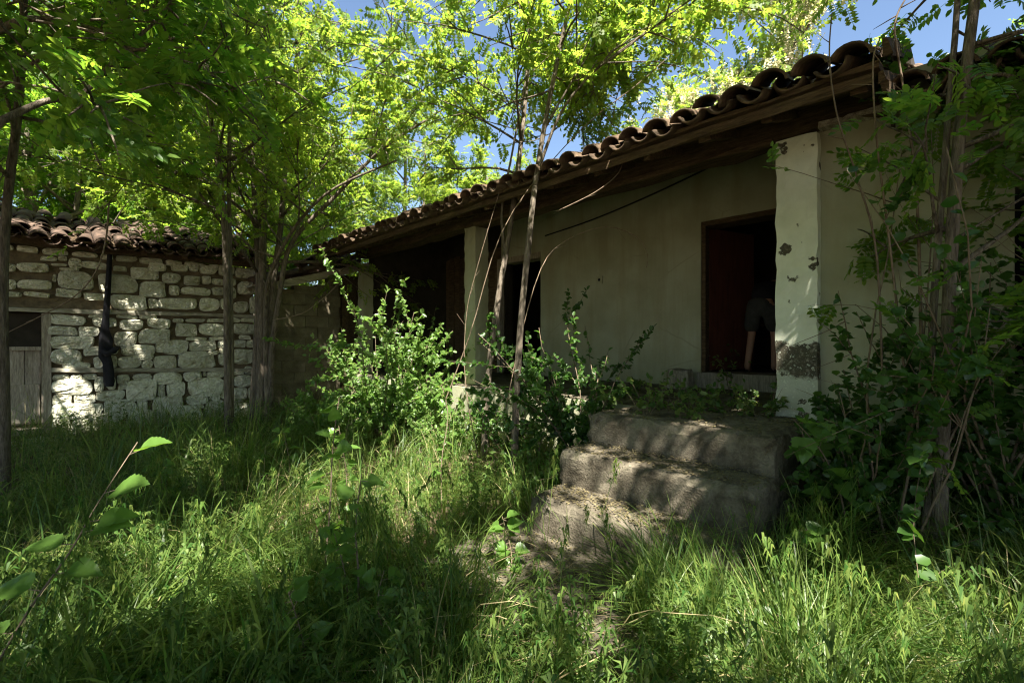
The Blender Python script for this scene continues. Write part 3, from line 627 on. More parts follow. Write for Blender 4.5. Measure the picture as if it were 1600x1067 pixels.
# ------------------------------------------------------------------ vegetation tools
def leaf_hi(L=1.0, W=0.5, fold=0.12, curl=0.1):
    V = [(0, 0, 0), (L, 0, -curl * L), (0.32 * L, W / 2, fold * W), (0.72 * L, W * 0.40, fold * W - curl * L * 0.5), (0.32 * L, -W / 2, fold * W), (0.72 * L, -W * 0.40, fold * W - curl * L * 0.5)]
    return np.array(V), np.array([(0, 1, 3, 2), (0, 4, 5, 1)])
def leaf_lo(L=1.0, W=0.5):
    return np.array([(0, 0, 0), (0.5 * L, W / 2, 0.03), (L, 0, -0.04), (0.5 * L, -W / 2, 0.03)]), np.array([(0, 3, 2, 1)])
def place_tpl(parts):
    V = []; F = []; b = 0
    for v, f in parts: V.append(v); F.append(f + b); b += len(v)
    return np.concatenate(V), np.concatenate(F)
def rotz(v, a): c, s = math.cos(a), math.sin(a); return np.stack((v[:, 0] * c - v[:, 1] * s, v[:, 0] * s + v[:, 1] * c, v[:, 2]), 1)
def pinnate(pairs=6, hi=False, seed=0):
    r = np.random.default_rng(seed); parts = []
    for i in range(pairs):
        x = 0.20 + 0.72 * i / pairs; drop = -0.16 * x * x
        for s in (1, -1):
            lv, lf = leaf_hi(0.27, 0.145) if hi else leaf_lo(0.27, 0.15)
            lv = lv.copy(); lv[:, 2] += lv[:, 0] * r.normal(-0.12, 0.22)
            lv = rotz(lv, s * (math.radians(74) + r.normal(0, 0.12))) + np.array((x, 0, drop)); parts.append((lv, lf))
    lv, lf = leaf_hi(0.27, 0.145) if hi else leaf_lo(0.27, 0.15)
    parts.append((lv + np.array((0.93, 0, -0.14)), lf))
    w = 0.008
    parts.append((np.array([(0, -w, 0), (0.5, -w, -0.04), (0.5, w, -0.04), (0, w, 0)]), np.array([(0, 1, 2, 3)])))
    parts.append((np.array([(0.5, -w, -0.04), (0.95, -w, -0.14), (0.95, w, -0.14), (0.5, w, -0.04)]), np.array([(0, 1, 2, 3)])))
    return place_tpl(parts)
PIN_LO = [pinnate(6, False, k) for k in range(4)]; PIN_HI = [pinnate(6, True, k) for k in range(4)]
OVATE = [leaf_hi(1.0, w, f, c) for w, f, c in ((0.62, 0.12, 0.1), (0.70, 0.2, 0.22), (0.56, 0.08, 0.3))]
ROUND = [leaf_hi(1.0, w, f, c) for w, f, c in ((0.95, 0.10, 0.12), (0.88, 0.16, 0.2))]
PIN_S = [pinnate(4, False, k + 9) for k in range(3)]
for k_, (tv_, tf_) in enumerate(PIN_S): tv_[:, 1] *= 1.35
def raceme(seed):
    r = np.random.default_rng(seed); parts = []
    for i in range(13):
        t = i / 13; a = r.uniform(0, 6.28); lv, lf = leaf_lo(0.16, 0.14); lv = rotz(lv, a); lv[:, 2] -= t * 0.9 + r.uniform(0, 0.1); parts.append((lv, lf))
    return place_tpl(parts)
RAC = [raceme(k) for k in range(3)]

def norm(a): return a / np.maximum(np.linalg.norm(a, axis=-1, keepdims=True), 1e-9)
def scatter(tpls, P, D, U, S):
    """copies of leaf templates at P, pointing along D, faces towards U, size S -> vertices, quads"""
    P = np.asarray(P, float); D = norm(np.asarray(D, float)); U = np.asarray(U, float)
    Y = norm(np.cross(U, D)); Z = np.cross(D, Y); n = len(P); which = rng.integers(0, len(tpls), n)
    VV = []; FF = []; base = 0
    for k, (tv, tf) in enumerate(tpls):
        m = which == k
        if not m.any(): continue
        B = np.stack((D[m], Y[m], Z[m]), 1)                       # (q,3,3) rows = axes
        v = np.einsum('vk,qkc->qvc', tv, B) * np.asarray(S)[m][:, None, None] + P[m][:, None, :]
        q = v.shape[0]; f = tf[None] + (np.arange(q) * len(tv))[:, None, None] + base
        VV.append(v.reshape(-1, 3)); FF.append(f.reshape(-1, 4)); base += q * len(tv)
    return np.concatenate(VV), np.concatenate(FF)

def curve(a, d, length, n=6, bend=(0, 0, 0), wob=0.05, r=None):
    r = r or rng; a = np.array(a, float); d = norm(np.array(d, float)); P = [a]; st = length / (n - 1)
    for i in range(n - 1):
        d = norm(d + np.array(bend) / (n - 1) + r.normal(0, wob, 3)); P.append(P[-1] + d * st)
    return np.array(P)
def smooth_path(P, n=24):
    P = np.array(P, float); m = len(P); t = np.linspace(0, m - 1, n); out = []
    for x in t:
        i = min(int(x), m - 2); u = x - i; p0 = P[max(i - 1, 0)]; p1 = P[i]; p2 = P[i + 1]; p3 = P[min(i + 2, m - 1)]
        out.append(0.5 * ((2 * p1) + (-p0 + p2) * u + (2 * p0 - 5 * p1 + 4 * p2 - p3) * u * u + (-p0 + 3 * p1 - 3 * p2 + p3) * u ** 3))
    return np.array(out)

S_ = np.array(SUN)
def sunproj(P, z=-1.2):
    P = np.asarray(P, float); t = (P[..., 2] - z) / S_[2]; return np.stack((P[..., 0] - S_[0] * t, P[..., 1] - S_[1] * t), -1)
HIGHGAPS = []   # the same, cut only from the added trees behind the camera
SKYGAPS = []     # openings in the canopy: (u, v, radius) where foliage is cut to place sun patches
def gap(p, r): u = sunproj(np.array(p)); SKYGAPS.append((u[0], u[1], r * 0.9 + 0.07))

def in_gap(P, f=1.0):
    uv = sunproj(P); k = np.zeros(len(P), bool)
    for gu, gv, gr in SKYGAPS: k |= np.hypot(uv[:, 0] - gu, uv[:, 1] - gv) < gr * f
    return k
def make_tree(name, label, stems, nb, blen, nleaf, tpl, size, leafmat, group=None, t0=0.35, el=(10, 55), bias=None, barkmat='bark', droop=-0.25, gaps=False, high=False, keep=None, flowers=0, seg=9, ntwig=8, cat='tree', upj=0.45):
    """stems: list of (points, r_base, r_top). Limbs and twigs grow from the upper part; leaves along the twigs."""
    base = stems[0][0][0]; root = thing(name, label, cat, base, group)
    trunk = MB(); limbs = MB(); LP = []; LD = []
    for pts, r0, r1 in stems:
        P = smooth_path(pts, 22); R = [r0 + (r1 - r0) * (i / 21) ** 0.8 for i in range(22)]
        R[0] *= 1.35; R[1] *= 1.12
        trunk.tube(P, R, seg, 0.05)
        nbs = max(1, int(nb / len(stems)))
        for i in range(nbs):
            t = t0 + (1 - t0) * (i + rng.uniform(0, 1)) / nbs; k = min(int(t * 21), 20); a = P[k] + (P[k + 1] - P[k]) * (t * 21 - k)
            az = rng.uniform(0, 2 * math.pi); e = math.radians(rng.uniform(*el))
            d = np.array((math.cos(az) * math.cos(e), math.sin(az) * math.cos(e), math.sin(e)))
            if bias is not None: d = norm(d + np.array(bias))
            ln = blen * (1.1 - 0.55 * (t - t0) / (1 - t0)) * rng.uniform(0.6, 1.15)
            B = curve(a, d, ln, 7, (0, 0, droop + rng.normal(0, 0.15)), 0.09)
            rb = min(R[k] * 0.55, 0.012 + ln * 0.011)
            if gaps and rb < 0.05 and in_gap(B[1:], 0.8).mean() > 0.34: continue
            if keep is not None and not keep(B[2:]).all(): continue
            limbs.tube(B, [rb * (1 - 0.8 * j / 6) for j in range(7)], 5)
            for j in range(ntwig):
                tt = rng.uniform(0.25, 1.0); q = min(int(tt * 6), 5); c = B[q] + (B[q + 1] - B[q]) * (tt * 6 - q)
                dd_ = norm(norm(B[q + 1] - B[q]) + rng.normal(0, 0.6, 3) + np.array((0, 0, 0.05)))
                T = curve(c, dd_, ln * rng.uniform(0.25, 0.55), 5, (0, 0, -0.25), 0.1)
                if gaps and in_gap(T, 0.9).any(): continue
                if keep is not None and not keep(T).all(): continue
                limbs.tube(T, [0.006 * (1 - 0.7 * w / 4) + 0.0015 for w in range(5)], 4)
                LP.append(T); LD.append(1.0)
            LP.append(B[3:]); LD.append(0.6)
    per_ = max(1, int(nleaf / len(LP))); PP = []; DD = []
    for T in LP:
        m = len(T); u = rng.uniform(0.08, 1.0, per_) * (m - 1); i = np.minimum(u.astype(int), m - 2); f = (u - i)[:, None]
        PP.append(T[i] * (1 - f) + T[i + 1] * f); tang = norm(T[i + 1] - T[i]); DD.append(norm(tang * 0.6 + rng.normal(0, 0.75, (per_, 3)) + np.array((0, 0, -0.12))))
    PP = np.concatenate(PP); DD = np.concatenate(DD)
    PP += rng.normal(0, 0.06, PP.shape)
    ok = PP[:, 2] > -1.3
    if gaps:
        uv = sunproj(PP)
        for gu, gv, gr in SKYGAPS:
            dd2 = np.hypot(uv[:, 0] - gu, uv[:, 1] - gv); ok &= ~((dd2 < gr) & (rng.uniform(0, 1, len(PP)) < 0.985))
    if high:
        uv = sunproj(PP)
        for gu, gv, gr in HIGHGAPS: ok &= ~(np.hypot(uv[:, 0] - gu, uv[:, 1] - gv) < gr)
    if keep is not None: ok &= keep(PP)
    PP = PP[ok]; DD = DD[ok]
    UU = np.array((0, 0, 1.0)) + rng.normal(0, upj, PP.shape)
    V, F = scatter(tpl, PP, DD, UU, rng.uniform(size[0], size[1], len(PP)))
    trunk.build('trunk', M[barkmat], root, True); limbs.build('branches', M['twig'] if barkmat == 'twig' else M[barkmat], root, True)
    cr = obj('crown', V, F, M[leafmat], root)
    if flowers:
        k = rng.choice(len(PP), flowers); Pf = PP[k] + rng.normal(0, 0.05, (flowers, 3))
        D_ = rng.normal(0, 1, (flowers, 3)); D_[:, 2] *= 0.2
        V, F = scatter(RAC, Pf, D_, np.array((0, 0, 1.0)) + rng.normal(0, 0.2, (flowers, 3)), rng.uniform(0.20, 0.32, flowers)); obj('blossom', V, F, M['flower'], root)
    return root
def copy_tree(root, loc, rz, sc, label, group=None):
    r = root.copy(); COL.objects.link(r); r['label'] = label
    base = root.location.copy()
    r.location = (loc[0], loc[1], loc[2] + EZ); r.rotation_euler = (0, 0, rz); r.scale = (sc, sc, sc)
    for ch in list(root.children):
        c = ch.copy(); COL.objects.link(c); c.parent = r; c.matrix_parent_inverse = ch.matrix_parent_inverse.copy()
    if group: r['group'] = group
    return r

# ------------------------------------------------------------------ canopy openings cut to put sun patches on chosen spots
for px, py, z, r in ((1000, 1000, -1.2, .42), (1120, 980, -1.2, .42), (1250, 1010, -1.2, .45), (1380, 990, -1.2, .45), (1500, 1010, -1.2, .42), (1580, 960, -1.2, .35), (900, 1020, -1.2, .36), (800, 1040, -1.2, .3),
                     (1230, 800, -1.15, .22), (1180, 900, -1.2, .2), (880, 850, -1.28, .20), (700, 760, -1.15, .34), (790, 740, -1.1, .3), (640, 800, -1.15, .24), (760, 830, -1.2, .22), (560, 870, -1.2, .10),
                     (170, 860, -1.2, .30), (240, 930, -1.15, .26), (100, 960, -1.1, .26), (360, 900, -1.2, .28), (300, 830, -1.2, .22), (430, 860, -1.2, .16), (390, 800, -1.2, .18), (300, 740, -1.2, .25), (60, 840, -1.1, .2), (520, 720, -1.2, .15), (480, 960, -1.2, .1)):
    v = ray(px, py); gap(v * (z / v[2]), r)
for p, r in ((onX(600, 500, 3.2), .6), (onX(640, 580, 3.2), .6), (onX(560, 580, 3.0), .5), (onX(690, 540, 3.3), .4), (onX(690, 625, 3.88), .3),
             (onX(900, 560, 3.5), .18), (onX(1130, 640, 3.3), .16), (onX(1000, 700, 2.8), .10), (onX(860, 760, 2.5), .14), (onX(1240, 440, 3.96), .16), (onX(1240, 500, 3.96), .10),
             (onY(130, 590, YS), .30), (onY(210, 540, YS), .14), (onY(110, 560, YS), .2), (onY(170, 640, YS), .2), (onY(230, 600, YS), .10), (onY(60, 690, YS), .3), (onY(40, 630, YS), .15), (onY(270, 520, YS), .09), (onX(1000, 650, 3.2), .1), (onX(1060, 770, 2.5), .10), (onX(1120, 735, 2.7), .10), (onX(960, 655, 3.1), .12), (onX(1090, 690, 3.05), .10), (onX(1150, 672, 3.2), .10), (onX(920, 705, 2.8), .12), (onX(900, 770, 2.6), .14), (onX(960, 760, 2.6), .07), (onX(1040, 725, 2.8), .07), (onY(100, 360, YS), .5), (onY(20, 340, YS), .4), (onX(540, 405, 3.2), .25)):
    gap(p, r)

for px, py, t, r in ((60, 60, 2.8, .35), (150, 130, 3.0, .35), (230, 60, 3.2, .4), (120, 260, 3.4, .35), (40, 200, 3.2, .3), (260, 200, 5.5, .6), (340, 100, 6.2, .6), (430, 200, 7.2, .7), (300, 320, 6.4, .5), (430, 60, 7.2, .7), (560, 200, 6.8, .7), (500, 300, 7.2, .6),
                     (780, 120, 5.0, .6), (880, 60, 4.5, .6), (700, 220, 5.0, .5), (820, 250, 4.8, .4), (1450, 120, 2.5, .35), (1400, 300, 2.6, .25), (1560, 60, 2.5, .3), (600, 60, 6.8, .6), (960, 160, 4.4, .4)):
    u_ = sunproj(onT(px, py, t)); HIGHGAPS.append((u_[0], u_[1], r * 0.72))
# ------------------------------------------------------------------ trees in the picture
def gz(x, y): return float(ground_z(x, y))
def T(*q): return [onT(px, py, t) for px, py, t in q]
# slender double stem in front of the stone wall
b1 = onT(358, 690, 6.33); b1[2] = gz(b1[0], b1[1]) - 0.03
make_tree('locust_tree', 'slender dark twin-stemmed locust tree in front of the stone wall', [
    ([b1] + T((355, 560, 6.3), (354, 440, 6.3), (347, 300, 6.3), (330, 190, 6.3), (318, 60, 6.2), (295, -120, 6.1)), 0.050, 0.024),
    ([b1 + np.array((0.03, 0.04, 0))] + T((362, 560, 6.35), (360, 430, 6.4), (358, 250, 6.4), (364, 90, 6.4), (385, -120, 6.4)), 0.036, 0.02)],
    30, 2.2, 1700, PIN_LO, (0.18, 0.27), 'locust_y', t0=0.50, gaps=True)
# clump of stems at the corner of the stone building
b2 = onT(406, 665, 7.4); b2[2] = gz(b2[0], b2[1]) - 0.03
make_tree('locust_tree', 'cluster of thick ribbed locust trunks at the corner of the stone building', [
    ([b2] + T((408, 560, 7.4), (410, 430, 7.4), (412, 300, 7.4), (416, 150, 7.4), (420, -150, 7.4)), 0.078, 0.04),
    ([b2 + np.array((-0.10, 0.05, 0))] + T((400, 560, 7.45), (404, 430, 7.5), (398, 320, 7.5), (394, 200, 7.5), (390, -60, 7.5)), 0.06, 0.03),
    ([b2 + np.array((0.12, 0.06, 0))] + T((420, 560, 7.5), (428, 440, 7.5), (440, 340, 7.6), (452, 180, 7.7), (470, 40, 7.8), (480, -150, 7.8)), 0.06, 0.03),
    ([b2 + np.array((0.16, -0.05, 0))] + T((424, 560, 7.3), (436, 470, 7.2), (455, 380, 7.1), (520, 310, 7.0), (600, 230, 6.9), (680, 180, 6.8)), 0.055, 0.018),
    ([b2 + np.array((0.10, -0.1, 0))] + T((415, 520, 7.3), (425, 420, 7.1), (500, 310, 6.8), (620, 250, 6.6)), 0.05, 0.012)],
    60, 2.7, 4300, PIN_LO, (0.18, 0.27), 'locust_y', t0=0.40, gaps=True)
# pair of young trunks in front of the porch
b3 = onT(757, 725, 5.0); b3[2] = gz(b3[0], b3[1]) - 0.03
make_tree('locust_tree', 'thin pale leaning locust trunk just right of the middle porch pillar', [
    ([b3] + T((762, 600, 5.0), (778, 470, 5.0), (796, 360, 5.0), (812, 240, 5.0), (824, 110, 5.0), (830, -60, 5.0), (836, -250, 5.0)), 0.042, 0.018),
    (T((790, 400, 5.0), (784, 330, 4.95), (800, 240, 4.9), (822, 120, 4.9), (850, -40, 4.9)), 0.016, 0.008)],
    26, 2.0, 1400, PIN_LO, (0.17, 0.25), 'locust_y', t0=0.52, gaps=True)
b4 = onT(803, 750, 4.3); b4[2] = gz(b4[0], b4[1]) - 0.03
make_tree('locust_tree', 'straight brown young locust trunk standing left of the concrete steps', [
    ([b4] + T((806, 640, 4.3), (814, 500, 4.3), (826, 380, 4.3), (836, 290, 4.35), (850, 200, 4.4), (872, 90, 4.4), (892, 0, 4.4), (930, -160, 4.4)), 0.038, 0.016),
    (T((836, 290, 4.35), (850, 240, 4.3), (880, 170, 4.2), (930, 110, 4.2), (1010, 50, 4.2)), 0.02, 0.007)],
    26, 1.9, 1400, PIN_LO, (0.17, 0.25), 'locust_y', t0=0.52, gaps=True)
# right hand tree in front of the house wall
b5 = onT(1466, 850, 2.38); b5[2] = gz(b5[0], b5[1]) - 0.03
make_tree('locust_tree', 'upright locust trunk close to the camera in front of the right house wall', [
    ([b5] + T((1472, 700, 2.38), (1479, 560, 2.38), (1486, 400, 2.38), (1496, 250, 2.38), (1508, 120, 2.38), (1526, -20, 2.38), (1545, -200, 2.4), (1560, -420, 2.4)), 0.034, 0.019),
    ([b5 + np.array((0.0, 0.05, 0.05))] + T((1458, 640, 2.45), (1456, 540, 2.45), (1464, 400, 2.45), (1474, 280, 2.45), (1484, 150, 2.45), (1496, 0, 2.45), (1500, -200, 2.45)), 0.021, 0.012)],
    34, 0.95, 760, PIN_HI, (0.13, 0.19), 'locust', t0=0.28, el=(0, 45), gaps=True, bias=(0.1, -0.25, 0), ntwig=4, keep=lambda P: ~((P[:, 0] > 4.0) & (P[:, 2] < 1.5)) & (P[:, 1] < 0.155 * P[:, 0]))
# dark trunk at the left edge, its branches reach over the picture's corner
b6 = onT(4, 800, 3.7); b6[2] = gz(b6[0], b6[1]) - 0.03
make_tree('locust_tree', 'dark thin locust trunk at the far left before the old wooden door', [
    ([b6] + T((6, 640, 3.75), (4, 480, 3.75), (10, 330, 3.75), (30, 150, 3.7), (40, -50, 3.7), (60, -300, 3.6)), 0.045, 0.02)],
    16, 1.4, 700, PIN_HI, (0.17, 0.26), 'locust', t0=0.45, gaps=True, bias=(0.25, -0.1, 0))
b7 = np.array((-1.55, 1.9, gz(-1.55, 1.9)))
make_tree('locust_tree', 'locust tree beside the camera whose big-leaved dark branch hangs into the upper left corner', [
    ([b7, b7 + np.array((0.05, 0.05, 1.3)), b7 + np.array((0.1, 0.1, 2.6)), b7 + np.array((0.2, 0.2, 4.2)), b7 + np.array((0.2, 0.3, 6.0))], 0.07, 0.03),
    ([b7 + np.array((0.05, 0.05, 1.5))] + T((-120, 250, 2.0), (0, 190, 2.3), (70, 158, 2.5), (130, 146, 2.6), (190, 80, 2.7), (255, 20, 2.8), (300, -60, 2.9)), 0.024, 0.006),
    ([b7 + np.array((0.05, 0.05, 1.8))] + T((-100, 60, 2.3), (40, 30, 2.6), (130, 40, 2.8), (250, 80, 3.0)), 0.03, 0.006)],
    34, 1.1, 900, PIN_HI, (0.16, 0.24), 'locust', t0=0.45, el=(-10, 40), gaps=True)
# flowering locust behind the house
b8 = np.array((10.6, 2.6, -1.4))
make_tree('flowering_locust_tree', 'tall locust full of cream blossom rising behind the porch roof', [
    ([b8, b8 + np.array((0.1, 0, 2.5)), b8 + np.array((0, 0.2, 5)), b8 + np.array((0.2, 0.1, 8.6))], 0.16, 0.05),
    ([b8 + np.array((0.3, 0.6, 0)), b8 + np.array((0.2, 1.4, 3.0)), b8 + np.array((0.3, 2.0, 7.2))], 0.12, 0.04)],
    50, 2.7, 3300, PIN_LO, (0.22, 0.32), 'locust_y', t0=0.40, flowers=5200)
# trees beyond the buildings
bgs = []
def bgtree(x, y, h, label, mat, nl=6400, bl=3.1, nbr=62):
    b = np.array((x, y, -1.4))
    return make_tree('background_tree', label, [
        ([b, b + np.array((0.15, 0.1, h * 0.35)), b + np.array((0.0, 0.25, h * 0.65)), b + np.array((0.2, 0.1, h))], 0.15, 0.04),
        ([b + np.array((0.3, 0.1, 0)), b + np.array((0.7, 0.3, h * 0.4)), b + np.array((1.1, 0.1, h * 0.9))], 0.10, 0.03)],
        nbr, bl, nl, PIN_LO, (0.24, 0.34), mat, group='trees behind the buildings', t0=0.22, el=(-15, 50))
ta = bgtree(-0.5, 13.5, 9.0, 'broad green tree behind the stone outbuilding, above its wooden door', 'locust')
tb = bgtree(3.2, 13.2, 9.5, 'bright yellow-green tree behind the gap between the two buildings', 'locust_y')
for src, x, y, rz, sc, lab in ((ta, 1.6, 16.5, 2.1, 1.05, 'green tree farther back, seen over the stone building between two nearer trees'),
                               (tb, -4.5, 15.0, 1.2, 1.1, 'leafy tree at the far left behind the stone outbuilding roof'),
                               (ta, 6.2, 15.5, 4.0, 0.9, 'green tree beyond the far end of the porch roof'),
                               (tb, 9.8, 11.0, 2.6, 0.72, 'yellow-green tree rising behind the middle of the house roof'),
                               (ta, -8.5, 18.0, 5.2, 1.3, 'tall green tree in the distance at the upper left'),
                               (tb, 4.5, 20.0, 3.6, 1.25, 'tall yellow-green tree farthest back in the middle'),
                               (ta, -3.0, 21.0, 0.7, 1.4, 'tall green tree far back on the left'),
                               (ta, 0.3, 19.0, 2.9, 1.2, 'green tree in the back row above the middle of the stone building'),
                               (tb, 7.4, 12.4, 5.0, 0.85, 'yellow-green tree touching the far end of the house roof'),
                               (ta, -6.5, 12.5, 3.3, 1.0, 'green tree at the far left edge behind the outbuilding'),
                               (ta, 10.5, -2.2, 1.0, 0.80, 'green tree behind the right end of the house')):
    copy_tree(src, (x, y, -1.4), rz, sc, lab)
# unseen trees added beside and behind the camera to throw the dappled shade
def shade(x, y, h, label, nl):
    b = np.array((x, y, gz(x, y)))
    make_tree('added_shade_tree', label, [([b, b + np.array((0.1, 0.05, h * 0.4)), b + np.array((-0.1, 0.1, h * 0.7)), b + np.array((0.1, 0, h))], 0.11, 0.03)],
        58, 2.9, int(nl * 1.45), PIN_S, (0.34, 0.46), 'locust', group='unseen trees added for shade', t0=0.42, el=(0, 50), gaps=True, high=True,
        keep=lambda P: (P[:, 0] * ST + P[:, 1] * CT < 0.3) | (P[:, 2] > 0.95 * (P[:, 0] * ST + P[:, 1] * CT)))
shade(-2.4, 0.6, 7.0, 'unseen locust added for shade just left of the camera spot', 2600)
shade(-0.6, -2.6, 7.5, 'unseen locust added for shade behind the camera spot', 2600)
shade(1.9, -2.4, 7.0, 'unseen locust added for shade behind and to the right of the camera spot', 2600)
shade(-3.2, 3.6, 7.0, 'unseen locust added for shade left of the clearing outside the picture', 2400)
shade(-1.5, 6.6, 6.5, 'unseen locust added for shade near the left part of the stone building', 3000)
shade(-0.6, 4.2, 7.5, 'tall unseen locust added to shade the clearing', 2600)
shade(0.8, -5.0, 8.5, 'unseen locust added for shade farther behind the camera spot', 2200)

# ------------------------------------------------------------------ shrubs and plants
def shrub(name, label, base, nst, ht, spread, nleaf, tpl, size, mat, cat='shrub', lean=(0, 0, 0), keep=None, stemr=0.008, low=0.15, upj=0.5, group=None):
    base = np.array(base, float); root = thing(name, label, cat, base, group); st = MB(); PP = []; DD = []
    for i in range(nst):
        az = rng.uniform(0, 6.28); d = np.array((math.cos(az) * spread, math.sin(az) * spread, 1.0)) + np.array(lean)
        Ln = ht * rng.uniform(0.55, 1.1)
        C = curve(base + np.array((math.cos(az), math.sin(az), 0)) * 0.05 * spread, d, Ln, 8, (0, 0, -0.15), 0.10)
        if keep is not None:
            ok_ = keep(C[2:])
            if not ok_.all(): C = np.concatenate((C[:2], C[2:][:max(1, int(np.argmin(ok_)))])); C = smooth_path(C, 8); Ln *= 0.5
        st.tube(C, [stemr * (1 - 0.75 * j / 7) for j in range(8)], 5)
        for j in range(5):
            tt = rng.uniform(low, 0.95); q = min(int(tt * 7), 6); c = C[q]
            B = curve(c, norm(C[q + 1] - C[q]) * 0.6 + rng.normal(0, 0.6, 3), Ln * rng.uniform(0.2, 0.45), 5, (0, 0, 0.05), 0.1); st.tube(B, [stemr * 0.4 * (1 - 0.7 * w / 4) for w in range(5)], 4)
            n = max(2, int(nleaf / (nst * 6))); u = rng.uniform(0.1, 1, n) * 4; k = np.minimum(u.astype(int), 3); f = (u - k)[:, None]
            PP.append(B[k] * (1 - f) + B[k + 1] * f); DD.append(norm(norm(B[k + 1] - B[k]) * 0.5 + rng.normal(0, 0.7, (n, 3))))
        n = max(2, int(nleaf / (nst * 6))); u = rng.uniform(low * 7, 7, n); k = np.minimum(u.astype(int), 6); f = (u - k)[:, None]
        PP.append(C[k] * (1 - f) + C[k + 1] * f); DD.append(norm(rng.normal(0, 0.8, (n, 3)) + np.array((0, 0, 0.2))))
    PP = np.concatenate(PP); DD = np.concatenate(DD); ok = PP[:, 2] > ground_z(PP[:, 0], PP[:, 1]) + 0.02
    if keep is not None: ok &= keep(PP)
    PP = PP[ok]; DD = DD[ok]
    V, F = scatter(tpl, PP, DD, np.array((0, 0, 1.0)) + np.array((-0.25, -0.3, 0)) + rng.normal(0, upj, PP.shape), rng.uniform(size[0], size[1], len(PP)))
    st.build('stems', M['twig'], root, True); obj('foliage', V, F, M[mat], root); return root
off = lambda P: P[:, 0] < 3.84
inh = lambda P: (P[:, 0] < 4.0) & ((P[:, 1] < 0.185 * P[:, 0]) | (P[:, 2] < -0.35))
c = onX(600, 660, 3.1); shrub('leafy_bush', 'sunlit small-leaved bush in front of the boarded porch left of the pillar', (c[0], c[1], gz(c[0], c[1])), 30, 1.95, 0.55, 9000, OVATE, (0.042, 0.075), 'shrub', lean=(0, 0.0, 0))
c = onX(520, 690, 2.6); shrub('leafy_bush', 'lower bush spreading left of the sunlit bush before the block wall', (c[0], c[1], gz(c[0], c[1])), 16, 1.0, 0.75, 2600, OVATE, (0.04, 0.07), 'shrub')
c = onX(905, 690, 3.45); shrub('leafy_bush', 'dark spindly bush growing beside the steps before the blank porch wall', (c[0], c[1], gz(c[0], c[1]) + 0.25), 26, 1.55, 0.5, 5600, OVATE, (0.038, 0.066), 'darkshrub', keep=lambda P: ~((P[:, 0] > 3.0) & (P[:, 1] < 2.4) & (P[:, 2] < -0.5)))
c = onX(668, 660, 3.4); shrub('leafy_bush', 'bushy shoots with pale leaves touching the left side of the middle pillar', (c[0], c[1], gz(c[0], c[1])), 12, 1.1, 0.5, 2200, OVATE, (0.04, 0.07), 'shrub', keep=off)
c = onX(700, 700, 3.2); shrub('leafy_bush', 'low green bush at the foot of the middle pillar', (c[0], c[1], gz(c[0], c[1])), 10, 0.6, 0.8, 1100, OVATE, (0.03, 0.055), 'shrub', keep=off)
c = onX(735, 660, 3.5); shrub('leafy_bush', 'weedy bush growing against the porch base between pillar and trunk', (c[0], c[1], gz(c[0], c[1])), 11, 0.75, 0.6, 1500, OVATE, (0.03, 0.06), 'shrub', keep=off)
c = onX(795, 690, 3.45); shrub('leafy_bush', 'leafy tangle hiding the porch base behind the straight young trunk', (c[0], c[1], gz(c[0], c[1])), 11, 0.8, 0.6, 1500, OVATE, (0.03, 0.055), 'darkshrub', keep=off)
c = onX(840, 720, 3.0); shrub('leafy_bush', 'low tangled bush between the young trunk and the steps', (c[0], c[1], gz(c[0], c[1])), 10, 0.65, 0.8, 1100, OVATE, (0.03, 0.05), 'shrub', keep=off)
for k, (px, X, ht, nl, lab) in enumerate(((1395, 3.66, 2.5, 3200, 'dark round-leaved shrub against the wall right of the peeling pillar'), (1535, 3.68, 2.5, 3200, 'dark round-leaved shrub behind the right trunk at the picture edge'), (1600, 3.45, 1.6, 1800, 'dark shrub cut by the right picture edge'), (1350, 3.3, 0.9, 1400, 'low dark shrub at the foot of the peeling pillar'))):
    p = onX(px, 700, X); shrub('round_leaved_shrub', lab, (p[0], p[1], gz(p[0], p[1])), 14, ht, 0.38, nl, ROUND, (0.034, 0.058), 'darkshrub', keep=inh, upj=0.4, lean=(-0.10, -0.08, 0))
p = onX(1395, 700, 3.1); shrub('sapling', 'light green sapling with thin stems beside the right trunk', (p[0], p[1], gz(p[0], p[1])), 5, 2.3, 0.22, 110, PIN_HI, (0.13, 0.18), 'locust', low=0.6, lean=(0, -0.12, 0))
# small plants on the porch floor
for k in range(9):
    px = 950 + k * 30 ; x = rng.uniform(3.25, 5.0); q = onX(px, 600, x)
    shrub('porch_weed', ['leftmost', 'second', 'third', 'fourth', 'fifth', 'sixth', 'seventh', 'eighth', 'rightmost'][k] + ' of nine small weeds, counted from the left, on the porch floor', (q[0], q[1], FLOOR - 0.02), 5, rng.uniform(0.2, 0.38), 0.6, 130, OVATE, (0.03, 0.06), 'weed', cat='weed', stemr=0.003, group='weeds on the porch floor', keep=lambda P: P[:, 2] > FLOOR)
q = onX(1140, 600, 5.5); shrub('dry_weed', 'thin grey-green stalky weed in front of the open door', (q[0], q[1], FLOOR), 4, 0.55, 0.25, 70, OVATE, (0.04, 0.07), 'weed', cat='weed', stemr=0.003)
